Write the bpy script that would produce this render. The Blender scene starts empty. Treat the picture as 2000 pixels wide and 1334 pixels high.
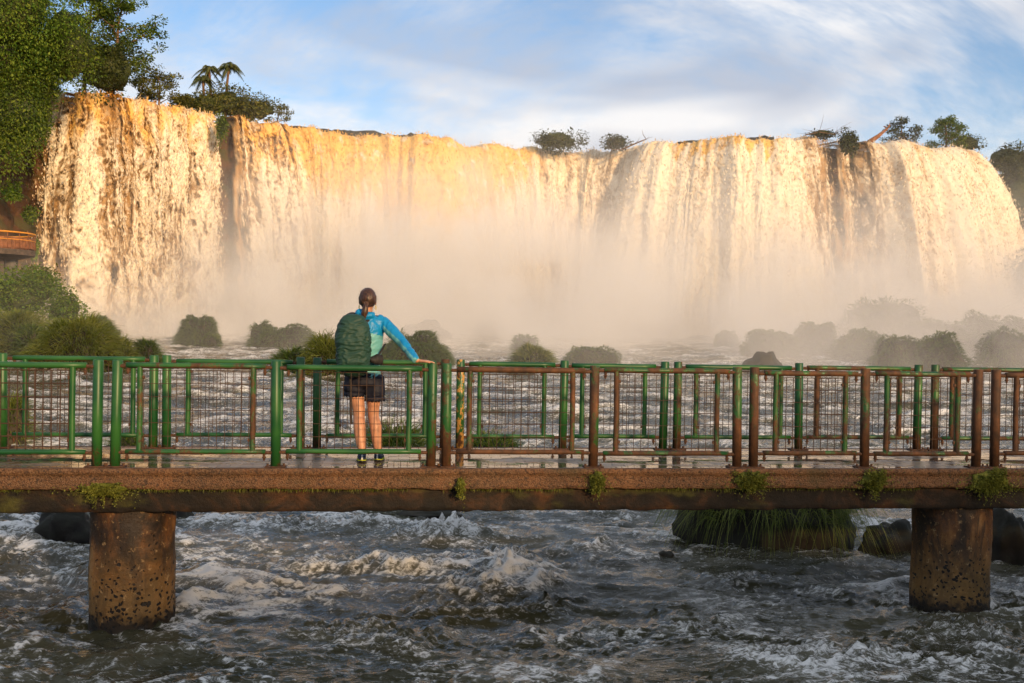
import bpy, math, random
import numpy as np
from mathutils import Vector, Matrix

random.seed(7)
SC = bpy.context.scene
COL = SC.collection
R = math.radians

# ------------------------------------------------------------------ camera
EYE = np.array([0.0, 0.0, 2.83])
FPX = 1944.4                       # focal length in pixels of the 2000 px wide photograph
cam_d = bpy.data.cameras.new('camera')
cam_d.lens = 35.0
cam_d.sensor_width = 36.0
cam_d.clip_start = 0.1
cam_d.clip_end = 3000.0
cam = bpy.data.objects.new('camera', cam_d)
COL.objects.link(cam)
CAMROT = Matrix.Rotation(R(90 - 0.56), 4, 'X') @ Matrix.Rotation(R(0.9), 4, 'Z')
cam.matrix_world = Matrix.Translation(Vector(EYE)) @ CAMROT
SC.camera = cam

# ------------------------------------------------------------------ sun and sky
SUN_EL, SUN_AZ = R(13.0), R(148.0)
to_sun = Vector((math.sin(SUN_AZ) * math.cos(SUN_EL), math.cos(SUN_AZ) * math.cos(SUN_EL), math.sin(SUN_EL)))
sun_d = bpy.data.lights.new('sun', 'SUN')
sun_d.energy = 4.2
sun_d.angle = R(3.0)
sun_d.color = (1.0, 0.66, 0.33)
sun = bpy.data.objects.new('sun', sun_d)
COL.objects.link(sun)
sun.rotation_euler = to_sun.to_track_quat('Z', 'Y').to_euler()
sun.location = to_sun * 60

world = bpy.data.worlds.new('World')
SC.world = world
world.use_nodes = True
wn, wl = world.node_tree.nodes, world.node_tree.links
for n in list(wn):
    wn.remove(n)
w_out = wn.new('ShaderNodeOutputWorld')
w_bg = wn.new('ShaderNodeBackground')
w_bg.inputs['Strength'].default_value = 0.105
w_sky = wn.new('ShaderNodeTexSky')
w_sky.sky_type = 'NISHITA'
w_sky.sun_disc = False
w_sky.sun_elevation = SUN_EL
w_sky.sun_rotation = SUN_AZ
w_sky.air_density = 1.0
w_sky.dust_density = 0.6
w_sky.ozone_density = 2.5


def wmath(op, a, b=None, c=None):
    n = wn.new('ShaderNodeMath')
    n.operation = op
    for i, v in enumerate((a, b, c)):
        if v is None:
            continue
        if isinstance(v, (int, float)):
            n.inputs[i].default_value = v
        else:
            wl.new(v, n.inputs[i])
    return n.outputs[0]


# thin cloud sheet: noise over the view direction projected on a flat layer high above
w_tc = wn.new('ShaderNodeTexCoord')
w_sep = wn.new('ShaderNodeSeparateXYZ')
wl.new(w_tc.outputs['Generated'], w_sep.inputs[0])
den = wmath('ADD', wmath('MAXIMUM', w_sep.outputs['Z'], 0.0), 0.70)
cx = wmath('DIVIDE', w_sep.outputs['X'], den)
cy = wmath('DIVIDE', w_sep.outputs['Y'], den)
w_cmb = wn.new('ShaderNodeCombineXYZ')
wl.new(cx, w_cmb.inputs[0])
wl.new(cy, w_cmb.inputs[1])
w_map = wn.new('ShaderNodeMapping')
w_map.inputs['Rotation'].default_value = (0, 0, R(-50))
w_map.inputs['Scale'].default_value = (1.6, 2.6, 1.0)
w_map.inputs['Location'].default_value = (0.3, 4.5, 0.0)
wl.new(w_cmb.outputs[0], w_map.inputs[0])
w_n1 = wn.new('ShaderNodeTexNoise')
w_n1.inputs['Scale'].default_value = 1.0
w_n1.inputs['Detail'].default_value = 7
w_n1.inputs['Roughness'].default_value = 0.66
w_n1.inputs['Distortion'].default_value = 0.5
wl.new(w_map.outputs[0], w_n1.inputs['Vector'])
w_n2 = wn.new('ShaderNodeTexNoise')
w_n2.inputs['Scale'].default_value = 2.2
w_n2.inputs['Detail'].default_value = 2
w_n2.inputs['Distortion'].default_value = 0.8
wl.new(w_map.outputs[0], w_n2.inputs['Vector'])
w_mask = wn.new('ShaderNodeMapRange')
w_mask.interpolation_type = 'SMOOTHSTEP'
w_mask.inputs['From Min'].default_value = 0.38
w_mask.inputs['From Max'].default_value = 0.60
w_mask.inputs['To Max'].default_value = 0.95
wl.new(w_n1.outputs['Fac'], w_mask.inputs['Value'])
# cloud body: paler and greyer patches of the same cloud sheet
w_ccol = wn.new('ShaderNodeMix')
w_ccol.data_type = 'RGBA'
w_ccol.inputs[6].default_value = (4.7, 5.1, 6.0, 1)
w_ccol.inputs[7].default_value = (8.7, 8.5, 8.4, 1)
w_m2 = wn.new('ShaderNodeMapRange')
w_m2.inputs['From Min'].default_value = 0.35
w_m2.inputs['From Max'].default_value = 0.65
wl.new(w_n2.outputs['Fac'], w_m2.inputs['Value'])
wl.new(w_m2.outputs[0], w_ccol.inputs[0])
w_gain = wn.new('ShaderNodeMix')
w_gain.data_type = 'RGBA'
w_gain.blend_type = 'MULTIPLY'
w_gain.inputs[0].default_value = 1.0
w_gain.inputs[7].default_value = (1.62, 1.58, 1.62, 1)
wl.new(w_sky.outputs[0], w_gain.inputs[6])
w_mix = wn.new('ShaderNodeMix')
w_mix.data_type = 'RGBA'
wl.new(w_mask.outputs[0], w_mix.inputs[0])
wl.new(w_gain.outputs[2], w_mix.inputs[6])
wl.new(w_ccol.outputs[2], w_mix.inputs[7])
wl.new(w_mix.outputs[2], w_bg.inputs['Color'])
wl.new(w_bg.outputs[0], w_out.inputs['Surface'])

SC.view_settings.view_transform = 'Standard'
SC.view_settings.look = 'None'
SC.view_settings.gamma = 1.0
SC.view_settings.exposure = 0.14
SC.render.engine = 'CYCLES'
SC.cycles.use_denoising = True
SC.cycles.denoiser = 'OPENIMAGEDENOISE'
SC.cycles.max_bounces = 7
SC.cycles.diffuse_bounces = 2
SC.cycles.glossy_bounces = 2
SC.cycles.transmission_bounces = 2
SC.cycles.transparent_max_bounces = 10
SC.cycles.volume_bounces = 2
SC.cycles.volume_max_steps = 128
SC.cycles.volume_step_rate = 4.0
SC.cycles.use_adaptive_sampling = True
SC.cycles.adaptive_threshold = 0.03
SC.cycles.caustics_reflective = False
SC.cycles.caustics_refractive = False
SC.cycles.sample_clamp_indirect = 4.0

# ------------------------------------------------------------------ helpers


def ray(px, py):
    """world direction (unit y-depth not implied) through photograph pixel px, py"""
    v = CAMROT.to_3x3() @ Vector(((px - 1000.0) / FPX, -(py - 667.0) / FPX, -1.0))
    return np.array(v)


def at_y(px, py, y):
    d = ray(px, py)
    return EYE + d * (y / d[1])


def at_z(px, py, z):
    d = ray(px, py)
    return EYE + d * ((z - EYE[2]) / d[2])


def tag(o, label=None, cat=None, group=None, kind=None):
    if label: o['label'] = label
    if cat: o['category'] = cat
    if group: o['group'] = group
    if kind: o['kind'] = kind
    return o


def empty(name, loc=(0, 0, 0), rz=0.0):
    o = bpy.data.objects.new(name, None)
    o.empty_display_size = 0.2
    o.location = loc
    o.rotation_euler = (0, 0, rz)
    COL.objects.link(o)
    return o


def mesh_np(name, V, F, mat=None, smooth=True, parent=None, link=True, mats=None, midx=None, attrs=None, uv=None):
    """V (n,3) array; F: array (m,k) or list of such arrays with different k"""
    V = np.asarray(V, dtype=np.float32).reshape(-1, 3)
    Fs = F if isinstance(F, list) and isinstance(F[0], np.ndarray) and F[0].ndim == 2 else [F]
    Fs = [np.asarray(f, dtype=np.int32) for f in Fs if len(f)]
    me = bpy.data.meshes.new(name)
    me.vertices.add(len(V))
    me.vertices.foreach_set('co', V.ravel())
    nl = sum(f.size for f in Fs)
    npoly = sum(len(f) for f in Fs)
    me.loops.add(nl)
    me.loops.foreach_set('vertex_index', np.concatenate([f.ravel() for f in Fs]))
    me.polygons.add(npoly)
    sizes = np.concatenate([np.full(len(f), f.shape[1], dtype=np.int32) for f in Fs])
    starts = np.concatenate([[0], np.cumsum(sizes)[:-1]]).astype(np.int32)
    me.polygons.foreach_set('loop_start', starts)
    me.polygons.foreach_set('use_smooth', np.full(npoly, bool(smooth)))
    if midx is not None:
        me.polygons.foreach_set('material_index', np.asarray(midx, dtype=np.int32))
    if attrs:
        for k, a in attrs.items():
            at = me.attributes.new(k, 'FLOAT', 'POINT')
            at.data.foreach_set('value', np.asarray(a, dtype=np.float32))
    if uv is not None:
        lay = me.uv_layers.new(name='UVMap')
        vi = np.concatenate([f.ravel() for f in Fs])
        lay.data.foreach_set('uv', np.asarray(uv, dtype=np.float32)[vi].ravel())
    me.update(calc_edges=True)
    for m in (mats or ([mat] if mat else [])):
        me.materials.append(m)
    o = bpy.data.objects.new(name, me)
    if link:
        COL.objects.link(o)
    if parent is not None:
        o.parent = parent
    return o


def grid_faces(nu, nv, off=0, closed_u=False):
    """grid with index = j*nu + i ; returns quads"""
    iu = np.arange(nu if closed_u else nu - 1)
    jv = np.arange(nv - 1)
    I, J = np.meshgrid(iu, jv)
    I2 = (I + 1) % nu
    return (np.stack([J * nu + I, J * nu + I2, (J + 1) * nu + I2, (J + 1) * nu + I], -1).reshape(-1, 4) + off)


class MB:
    """collects simple shapes as one mesh"""

    def __init__(self):
        self.V, self.Q, self.T, self.n = [], [], [], 0

    def add(self, V, Q=None, T=None):
        V = np.asarray(V, float).reshape(-1, 3)
        if Q is not None and len(Q): self.Q.append(np.asarray(Q) + self.n)
        if T is not None and len(T): self.T.append(np.asarray(T) + self.n)
        self.V.append(V)
        self.n += len(V)

    def box(self, c, s, rz=0.0, bev=0.0):
        c = np.asarray(c, float)
        hx, hy, hz = np.asarray(s, float) / 2
        if bev > 0:
            b = min(bev, hx * .9, hy * .9, hz * .9)
            pts = []
            for z, ins in ((-hz, b), (-hz + b, 0), (hz - b, 0), (hz, b)):
                x0, y0 = hx - ins, hy - ins
                pts += [(-x0 + (b - ins) * 0, -y0, z), (x0, -y0, z), (x0, y0, z), (-x0, y0, z)]
            V = np.array(pts)
            Q = [(0, 3, 2, 1), (12, 13, 14, 15)]
            for k in range(3):
                for i in range(4):
                    j = (i + 1) % 4
                    Q.append((k * 4 + i, k * 4 + j, (k + 1) * 4 + j, (k + 1) * 4 + i))
        else:
            V = np.array([(-hx, -hy, -hz), (hx, -hy, -hz), (hx, hy, -hz), (-hx, hy, -hz),
                          (-hx, -hy, hz), (hx, -hy, hz), (hx, hy, hz), (-hx, hy, hz)])
            Q = [(0, 3, 2, 1), (4, 5, 6, 7), (0, 1, 5, 4), (1, 2, 6, 5), (2, 3, 7, 6), (3, 0, 4, 7)]
        ca, sa = math.cos(rz), math.sin(rz)
        V = V @ np.array([[ca, sa, 0], [-sa, ca, 0], [0, 0, 1]]) + c
        self.add(V, Q)

    def tube(self, pts, rad, n=10, cap=True):
        pts = np.asarray(pts, float)
        m = len(pts)
        rad = np.full(m, rad, float) if np.isscalar(rad) else np.asarray(rad, float)
        T = np.gradient(pts, axis=0)
        T /= np.linalg.norm(T, axis=1)[:, None] + 1e-9
        ref = np.array([0, 0, 1.0]) if abs(T[0][2]) < 0.9 else np.array([1.0, 0, 0])
        U = np.cross(T, ref)
        bad = np.linalg.norm(U, axis=1) < 1e-3
        U[bad] = np.cross(T[bad], np.array([0, 1.0, 0]))
        U /= np.linalg.norm(U, axis=1)[:, None] + 1e-9
        W = np.cross(T, U)
        a = np.linspace(0, 2 * np.pi, n, endpoint=False)
        V = pts[:, None, :] + rad[:, None, None] * (np.cos(a)[None, :, None] * U[:, None, :] + np.sin(a)[None, :, None] * W[:, None, :])
        Q = grid_faces(n, m, closed_u=True)
        V = V.reshape(-1, 3)
        Tt = []
        if cap:
            V = np.vstack([V, pts[0], pts[-1]])
            c0, c1 = m * n, m * n + 1
            for i in range(n):
                j = (i + 1) % n
                Tt += [(c0, j, i), (c1, (m - 1) * n + i, (m - 1) * n + j)]
        self.add(V, Q, Tt)

    def build(self, name, mat, parent=None, smooth=False):
        V = np.vstack(self.V)
        F = []
        if self.Q: F.append(np.vstack(self.Q))
        if self.T: F.append(np.vstack(self.T))
        return mesh_np(name, V, F, mat, smooth, parent)


# gradient noise on arrays -------------------------------------------------
_rs = np.random.RandomState(11)
_PERM = np.concatenate([_rs.permutation(256)] * 3)
_G2 = np.stack([np.cos(np.linspace(0, 2 * np.pi, 256, endpoint=False)), np.sin(np.linspace(0, 2 * np.pi, 256, endpoint=False))], -1)
_G3 = _rs.normal(size=(256, 3))
_G3 /= np.linalg.norm(_G3, axis=1)[:, None]


def pn2(x, y, s=0):
    x = np.asarray(x, float) + s * 17.37
    y = np.asarray(y, float) + s * 9.71
    xi, yi = np.floor(x).astype(int), np.floor(y).astype(int)
    xf, yf = x - xi, y - yi
    u, v = xf * xf * xf * (xf * (xf * 6 - 15) + 10), yf * yf * yf * (yf * (yf * 6 - 15) + 10)
    xi &= 255
    yi &= 255

    def g(a, b, dx, dy):
        q = _G2[_PERM[_PERM[a & 255] + (b & 255)]]
        return q[..., 0] * dx + q[..., 1] * dy
    a = g(xi, yi, xf, yf)
    b = g(xi + 1, yi, xf - 1, yf)
    c = g(xi, yi + 1, xf, yf - 1)
    d = g(xi + 1, yi + 1, xf - 1, yf - 1)
    return 1.5 * ((a * (1 - u) + b * u) * (1 - v) + (c * (1 - u) + d * u) * v)


def pn3(P, s=0):
    P = np.asarray(P, float) + s * np.array([13.1, 7.7, 3.3])
    I = np.floor(P).astype(int)
    Fr = P - I
    W = Fr * Fr * Fr * (Fr * (Fr * 6 - 15) + 10)
    I &= 255
    out = 0
    for dx in (0, 1):
        wx = W[..., 0] if dx else 1 - W[..., 0]
        for dy in (0, 1):
            wy = W[..., 1] if dy else 1 - W[..., 1]
            for dz in (0, 1):
                wz = W[..., 2] if dz else 1 - W[..., 2]
                g = _G3[_PERM[_PERM[_PERM[(I[..., 0] + dx) & 255] + ((I[..., 1] + dy) & 255)] + ((I[..., 2] + dz) & 255)]]
                out = out + wx * wy * wz * (g[..., 0] * (Fr[..., 0] - dx) + g[..., 1] * (Fr[..., 1] - dy) + g[..., 2] * (Fr[..., 2] - dz))
    return 1.5 * out


def fbm2(x, y, o=4, s=0, gain=0.5, lac=2.03):
    r, a = 0, 1.0
    for k in range(o):
        r = r + a * pn2(x, y, s + k * 3)
        x, y, a = x * lac, y * lac, a * gain
    return r


def fbm3(P, o=4, s=0, gain=0.5):
    r, a = 0, 1.0
    P = np.asarray(P, float)
    for k in range(o):
        r = r + a * pn3(P, s + k)
        P, a = P * 2.03, a * gain
    return r


def sstep(a, b, x):
    t = np.clip((np.asarray(x, float) - a) / (b - a), 0, 1)
    return t * t * (3 - 2 * t)


def interp(x, pts):
    p = np.array(pts, float)
    return np.interp(x, p[:, 0], p[:, 1])


# materials ----------------------------------------------------------------
class Mat:
    def __init__(self, name):
        self.m = bpy.data.materials.new(name)
        self.m.use_nodes = True
        self.nt = self.m.node_tree
        for n in list(self.nt.nodes):
            self.nt.nodes.remove(n)
        self.out = self.nt.nodes.new('ShaderNodeOutputMaterial')

    def set(self, sock, v):
        if v is None: return
        if hasattr(v, 'is_output'):
            self.nt.links.new(v, sock)
        elif isinstance(v, tuple) and len(v) == 3 and sock.type == 'RGBA':
            sock.default_value = (*v, 1)
        else:
            sock.default_value = v

    def n(self, typ, props=None, **ins):
        nd = self.nt.nodes.new('ShaderNode' + typ)
        for k, v in (props or {}).items():
            setattr(nd, k, v)
        for k, v in ins.items():
            key = int(k[1:]) if k[0] == 'i' and k[1:].isdigit() else k.replace('_', ' ')
            self.set(nd.inputs[key], v)
        return nd

    def math(self, op, a, b=None, c=None, clamp=False):
        nd = self.nt.nodes.new('ShaderNodeMath')
        nd.operation = op
        nd.use_clamp = clamp
        for i, v in enumerate((a, b, c)):
            self.set(nd.inputs[i], v)
        return nd.outputs[0]

    def coord(self, kind='Object', scale=(1, 1, 1), rot=(0, 0, 0), loc=(0, 0, 0), src=None):
        s = src if src is not None else self.n('TexCoord').outputs[kind]
        mp = self.n('Mapping', None, Vector=s)
        mp.inputs['Scale'].default_value = scale
        mp.inputs['Rotation'].default_value = rot
        mp.inputs['Location'].default_value = loc
        return mp.outputs[0]

    def world(self, scale=(1, 1, 1)):
        return self.coord(scale=scale, src=self.n('NewGeometry').outputs['Position'])

    def noise(self, vec, scale, detail=4, rough=0.5, dist=0.0):
        nd = self.n('TexNoise', None, Vector=vec, Scale=scale, Detail=detail, Roughness=rough, Distortion=dist)
        return nd.outputs['Fac']

    def voro(self, vec, scale, feature='F1', out='Distance', rnd=1.0):
        nd = self.n('TexVoronoi', {'feature': feature}, Vector=vec, Scale=scale, Randomness=rnd)
        return nd.outputs[out]

    def rng(self, v, a, b, c=0.0, d=1.0, smooth=True):
        nd = self.n('MapRange', {'interpolation_type': 'SMOOTHSTEP' if smooth else 'LINEAR'}, Value=v)
        nd.inputs['From Min'].default_value = a
        nd.inputs['From Max'].default_value = b
        nd.inputs['To Min'].default_value = c
        nd.inputs['To Max'].default_value = d
        return nd.outputs[0]

    def ramp(self, fac, stops):
        nd = self.nt.nodes.new('ShaderNodeValToRGB')
        cr = nd.color_ramp
        while len(cr.elements) < len(stops):
            cr.elements.new(0.5)
        for e, (p, c) in zip(cr.elements, stops):
            e.position = p
            e.color = (*c, 1) if len(c) == 3 else c
        self.set(nd.inputs[0], fac)
        return nd.outputs[0]

    def mix(self, f, a, b, mode='MIX'):
        nd = self.nt.nodes.new('ShaderNodeMix')
        nd.data_type = 'RGBA'
        nd.blend_type = mode
        self.set(nd.inputs[0], f)
        for i, v in ((6, a), (7, b)):
            self.set(nd.inputs[i], v)
        return nd.outputs[2]

    def attr(self, name, typ='GEOMETRY'):
        nd = self.n('Attribute', {'attribute_name': name, 'attribute_type': typ})
        return nd.outputs['Fac']

    def bump(self, h, strength=0.5, dist=0.02, normal=None):
        nd = self.n('Bump', None, Strength=strength, Distance=dist, Height=h)
        if normal is not None: self.set(nd.inputs['Normal'], normal)
        return nd.outputs[0]

    def bsdf(self, color, rough=0.6, normal=None, spec=0.5, metal=0.0, **kw):
        nd = self.n('BsdfPrincipled')
        self.set(nd.inputs['Base Color'], color)
        self.set(nd.inputs['Roughness'], rough)
        self.set(nd.inputs['Specular IOR Level'], spec)
        self.set(nd.inputs['Metallic'], metal)
        if normal is not None: self.set(nd.inputs['Normal'], normal)
        for k, v in kw.items():
            self.set(nd.inputs[k.replace('_', ' ')], v)
        return nd.outputs[0]

    def surf(self, s):
        self.nt.links.new(s, self.out.inputs['Surface'])
        return self.m


def simple(name, col, rough=0.6, var=0.25, scale=8.0, bump=0.2, spec=0.4, bdist=0.005):
    m = Mat(name)
    v = m.coord('Object')
    nz = m.noise(v, scale, 5, 0.6)
    lo = tuple(c * (1 - var) for c in col)
    hi = tuple(min(1, c * (1 + var)) for c in col)
    c = m.mix(m.rng(nz, 0.3, 0.7), lo, hi)
    return m.surf(m.bsdf(c, rough, m.bump(m.noise(v, scale * 4, 4, 0.6), bump, bdist), spec))


def leaf_mat(name, c1, c2, c3, scale=0.35, trans=0.35):
    """three greens by leaf (random per island) and by branch clump"""
    m = Mat(name)
    rnd = m.n('NewGeometry').outputs['Random Per Island']
    nz = m.noise(m.world(), scale, 3, 0.5)
    f = m.math('ADD', m.math('MULTIPLY', rnd, 0.55), m.math('MULTIPLY', nz, 0.55))
    col = m.ramp(f, [(0.25, c1), (0.52, c2), (0.85, c3)])
    d = m.bsdf(col, 0.55, None, 0.25)
    t = m.n('BsdfTranslucent', None, Color=m.mix(1.0, col, (1.0, 1.0, 0.5), 'MULTIPLY')).outputs[0]
    mx = m.n('MixShader', None, i0=trans)
    m.nt.links.new(d, mx.inputs[1])
    m.nt.links.new(t, mx.inputs[2])
    return m.surf(mx.outputs[0])

# ================================================================== the river
def river_base(y):
    return 0.029 * np.maximum(0.0, np.asarray(y, float) - 16.0) * sstep(10, 30, y)


def on_river(px, py):
    """where the ray through a pixel meets the (rising) river surface"""
    d = ray(px, py)
    t = 2.0
    while t < 140:
        p = EYE + d * t
        if p[2] < river_base(p[1]):
            return p
        t += 0.05
    return EYE + d * 90


# standing waves picked out of the rapids: pixel, half length across, half width along, height
HUMPS = [(868, 1050, .62, .24, .30), (960, 1092, .42, .20, .17), (760, 1112, .75, .2, .17), (985, 1128, .42, .26, .24),
         (700, 1030, .6, .25, .16), (640, 1098, .7, .2, .10), (560, 1030, .7, .3, .14), (1010, 1095, .26, .16, .12), (1080, 1150, .35, .2, .16), (950, 1160, .30, .18, .14),
         (430, 1022, .55, .25, .12), (1160, 1075, .5, .25, .15), (1145, 1110, .3, .15, .08),
         (1040, 1185, .35, .2, .12), (830, 1185, .35, .2, .10), (400, 1090, .5, .2, .08),
         (640, 1240, .5, .22, .10), (760, 1260, .45, .2, .13), (1120, 1240, .5, .2, .10),
         (1440, 1135, .45, .2, .12), (1540, 1290, .5, .2, .12), (1890, 1250, .5, .22, .22), (1720, 1290, .5, .2, .12),
         (1960, 1300, .5, .2, .12), (1340, 1230, .4, .2, .10), (60, 1050, .6, .3, .12), (130, 1085, .5, .2, .08),
         (1840, 1205, .3, .12, .05), (500, 1170, .5, .2, .07), (330, 1280, .5, .2, .07)]


def make_river():
    ys = np.concatenate([np.linspace(-26, 6.2, 24)[:-1], 6.2 * np.exp(np.linspace(0, math.log(104 / 6.2), 600))])
    nu = 460
    a = np.linspace(-1, 1, nu)
    Y = np.repeat(ys[:, None], nu, 1)
    half = 0.58 * np.maximum(ys, 4) + 3.0
    half[:23] = 30 - (np.arange(23) / 23.0) * 21
    X = half[:, None] * a[None, :]
    far = sstep(11, 34, Y)
    wx = X + 0.5 * pn2(X / 1.7, Y / 1.1, 3)
    wy = Y + 0.35 * pn2(X / 1.3, Y / 0.9, 5) + 0.10 * X
    big = pn2(wx / 2.6, wy / 1.1, 1)
    mid = pn2(wx / 0.95, wy / 0.42, 2)
    ridge = 1 - np.abs(pn2(wx / 1.25, wy / 0.55, 7)) * 1.6
    ridge = np.clip(ridge, 0, 1) ** 2.2
    sm = 1 - np.abs(fbm2(wx / 0.34, wy / 0.17, 2, 9)) * 1.5
    sm = np.clip(sm, 0, 1) ** 1.6
    tiny = pn2(wx / 0.13, wy / 0.075, 12)
    rough = 0.65 + 0.5 * sstep(-.3, .5, pn2(X / 4.2, Y / 3.0, 21))
    Z = river_base(Y) + rough * (0.080 * big + 0.045 * mid + 0.070 * (ridge - .35)) + 0.034 * (sm - .4) * rough + 0.009 * tiny * (1 - far)
    foam0 = .62 * sstep(.55, .97, sm) * sstep(-.25, .5, pn2(X / 1.5, Y / .9, 57)) * rough
    # rapids further up: larger steps
    rap = np.clip(1 - np.abs(pn2(X / 5.5 + 4, Y / 2.6, 31)) * 1.5, 0, 1) ** 3
    Z += far * (0.20 * rap + 0.12 * pn2(X / 3.0, Y / 1.4, 33))
    foam = 0.75 * sstep(0.25, 0.8, big + .5 * mid + .3 * ridge) * rough * 0.26
    foam += foam0
    foam += 0.55 * sstep(.55, .95, ridge) * sstep(-.05, .5, big) * rough
    foam += far * (0.75 * sstep(.35, .9, rap) + 0.25 * sstep(0.0, .6, pn2(wx / 2.4, wy / 0.7, 35)))
    hx, hy = 0.18 * pn2(X / .5, Y / .5, 41), 0.22 * pn2(X / .42, Y / .6, 42)
    lump = 0.62 + 0.75 * np.abs(fbm2(X / .16, Y / .12, 4, 44, .6))
    for (px, py, lx, ly, h) in HUMPS:
        c = at_z(px, py, 0.0)
        dx = (X - c[0]) + hx
        dy = (Y - c[1]) + hy + 0.5 * dx * dx / lx * 0.3
        g = np.exp(-(dx / lx) ** 2 - (dy / np.where(dy < 0, ly * 1.05, ly * 1.9)) ** 2)
        Z += .8 * h * g * lump
        foam += .62 * np.exp(-(dx / (lx * 1.05)) ** 2 - ((dy + ly * .25) / (ly * 1.15)) ** 2) * (h / .2) ** .5 * (0.30 + 1.0 * (lump - .6))
    # threads of foam drifting on the surface
    thr = 1 - np.abs(fbm2(wx / 0.85 + 8, wy / 0.30, 3, 51)) * 3.0
    patch = sstep(-.2, .35, pn2(X / 2.3, Y / 1.5, 55))
    left = sstep(-1.2, -3.2, X) * (1 - far)
    foam += (0.55 * np.clip(thr, 0, 1) ** 1.3) * (0.30 + 0.6 * patch + .5 * left)
    # white water piling up against and trailing from the pillars
    for (ppx, ppy) in ((259, 1180), (1856, 1160)):
        c = at_z(ppx, ppy + 25, 0.0)
        c = c + np.array([0, .34, 0])
        rr_ = np.hypot(X - c[0], Y - c[1]) + .10 * fbm2(X / .22, Y / .22, 3, 91)
        foam += .75 * np.exp(-((rr_ - .47) / .085) ** 2) * (.5 + .7 * np.abs(pn2(X / .2, Y / .2, 92)))
        Z += .05 * np.exp(-((rr_ - .44) / .10) ** 2)
    # smooth dark pool in the lee of the grassy islet and just behind the pillars
    pool = np.exp(-((X - 3.4) / 1.3) ** 2 - ((Y - 12.1) / .9) ** 2)
    for (px, py) in ((300, 1290), (1900, 1225)):
        c = at_z(px, py, 0)
        pool = np.maximum(pool, np.exp(-((X - c[0]) / .5) ** 2 - ((Y - c[1]) / .35) ** 2))
    foam *= 1 - .8 * pool
    foam = np.clip(foam, 0, 1.4) * (1 - .38 * far)
    V = np.stack([X, Y, Z], -1).reshape(-1, 3)
    m = Mat('river_water_material')
    w = m.world()
    fa = m.attr('foam')
    n1 = m.noise(m.world((1.0, 1.7, 1)), 13, 4, 0.72, 0.9)
    f = m.rng(m.math('ADD', m.math('MULTIPLY', fa, .62), m.math('MULTIPLY', n1, 1.8)), 1.04, 1.50)
    deep = m.mix(m.attr('tone'), (0.044, 0.042, 0.021), (0.086, 0.079, 0.046))
    aer = m.mix(m.rng(fa, 0.05, 1.0, 0, .6), deep, (0.32, 0.30, 0.22))
    col = m.mix(f, aer, (0.84, 0.82, 0.76))
    b1 = m.bump(m.noise(m.world((1, 1.8, 1)), 10, 3, 0.62, .4), 0.5, 0.035)
    surf = m.bsdf(col, m.math('ADD', m.math('MULTIPLY', f, .5), 0.09), b1, 0.28)
    m.surf(surf)
    o = mesh_np('river_water', V, grid_faces(nu, len(ys)), m.m, True, attrs={'foam': foam.ravel(), 'tone': sstep(-.5, .6, fbm2(X / 1.8, Y / 1.2, 3, 58)).ravel()})
    return tag(o, kind='structure')


make_river()

m = Mat('riverbed_material')
m.surf(m.bsdf(m.mix(m.noise(m.world(), .4, 4), (.03, .025, .018), (.07, .06, .04)), .8))
tag(mesh_np('riverbed', [(-700, -700, -2.5), (700, -700, -2.5), (700, 700, -2.5), (-700, 700, -2.5)], [(0, 1, 2, 3)], m.m), kind='structure')

# ================================================================== the lip of the falls
ZL = 23.0
LIP_PX = [(60, 190), (85, 186), (110, 183), (160, 182), (250, 196), (330, 208), (400, 217), (440, 227), (500, 237), (560, 247), (600, 254),
          (700, 260), (760, 266), (850, 268), (920, 280), (1000, 289), (1060, 292), (1150, 296), (1230, 288), (1290, 278), (1400, 271),
          (1540, 266), (1640, 273), (1700, 278), (1790, 283), (1850, 292), (1880, 299)]
lip = [at_z(px, py, ZL) for px, py in LIP_PX]
e = lip[-1]
lip += [e + np.array(q) for q in ((1.0, 1.6, -.1), (1.5, 4.0, -.2), (1.6, 8.0, -.2), (1.4, 14.0, -.2))]
lip = np.array(lip)
lip_px = np.array([p for p, _ in LIP_PX] + [1893, 1900, 1903, 1906], float)
_s = np.concatenate([[0], np.cumsum(np.linalg.norm(np.diff(lip[:, :2], axis=0), axis=1))])
LS = np.arange(0, _s[-1], 0.05)
LX, LY, LPX = (np.interp(LS, _s, a) for a in (lip[:, 0], lip[:, 1], lip_px))
k = np.ones(61) / 61
pad = lambda a: np.convolve(np.concatenate([np.full(30, a[0]), a, np.full(30, a[-1])]), k, 'valid')
LX, LY = pad(LX), pad(LY)
TX, TY = np.gradient(LX), np.gradient(LY)
tl = np.hypot(TX, TY)
NX, NY = TY / tl, -TX / tl          # outward, towards the gorge


def lip_at(s):
    return [np.interp(s, LS, a) for a in (LX, LY, NX, NY, LPX)]


# ------------------------------------------------------------------ rock
def rock_mat(name, c1, c2, c3, moss=(.05, .07, .02), mossy=.5, scale=.6):
    m = Mat(name)
    w = m.world()
    n = m.noise(m.world((1, 1, .5)), scale, 7, .62, .3)
    c = m.ramp(n, [(.3, c1), (.5, c2), (.7, c3)])
    up = m.n('SeparateXYZ', None, i0=m.n('NewGeometry').outputs['Normal']).outputs[2]
    g = m.math('MULTIPLY', m.rng(m.math('ADD', m.math('MULTIPLY', up, .5), m.noise(w, scale * 1.7, 5, .6)), .45, .8), mossy)
    c = m.mix(g, c, moss)
    b = m.bump(m.noise(w, scale * 5, 8, .65), .8, .5 / scale * .1)
    return m.surf(m.bsdf(c, .75, b, .35))


M_CLIFF = rock_mat('cliff_rock_material', (.018, .010, .006), (.085, .040, .018), (.20, .085, .032), (.055, .075, .018), .55, .45)
M_WET = rock_mat('wet_rock_material', (.010, .009, .008), (.028, .022, .018), (.06, .045, .032), (.03, .04, .012), .25, 1.6)


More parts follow.
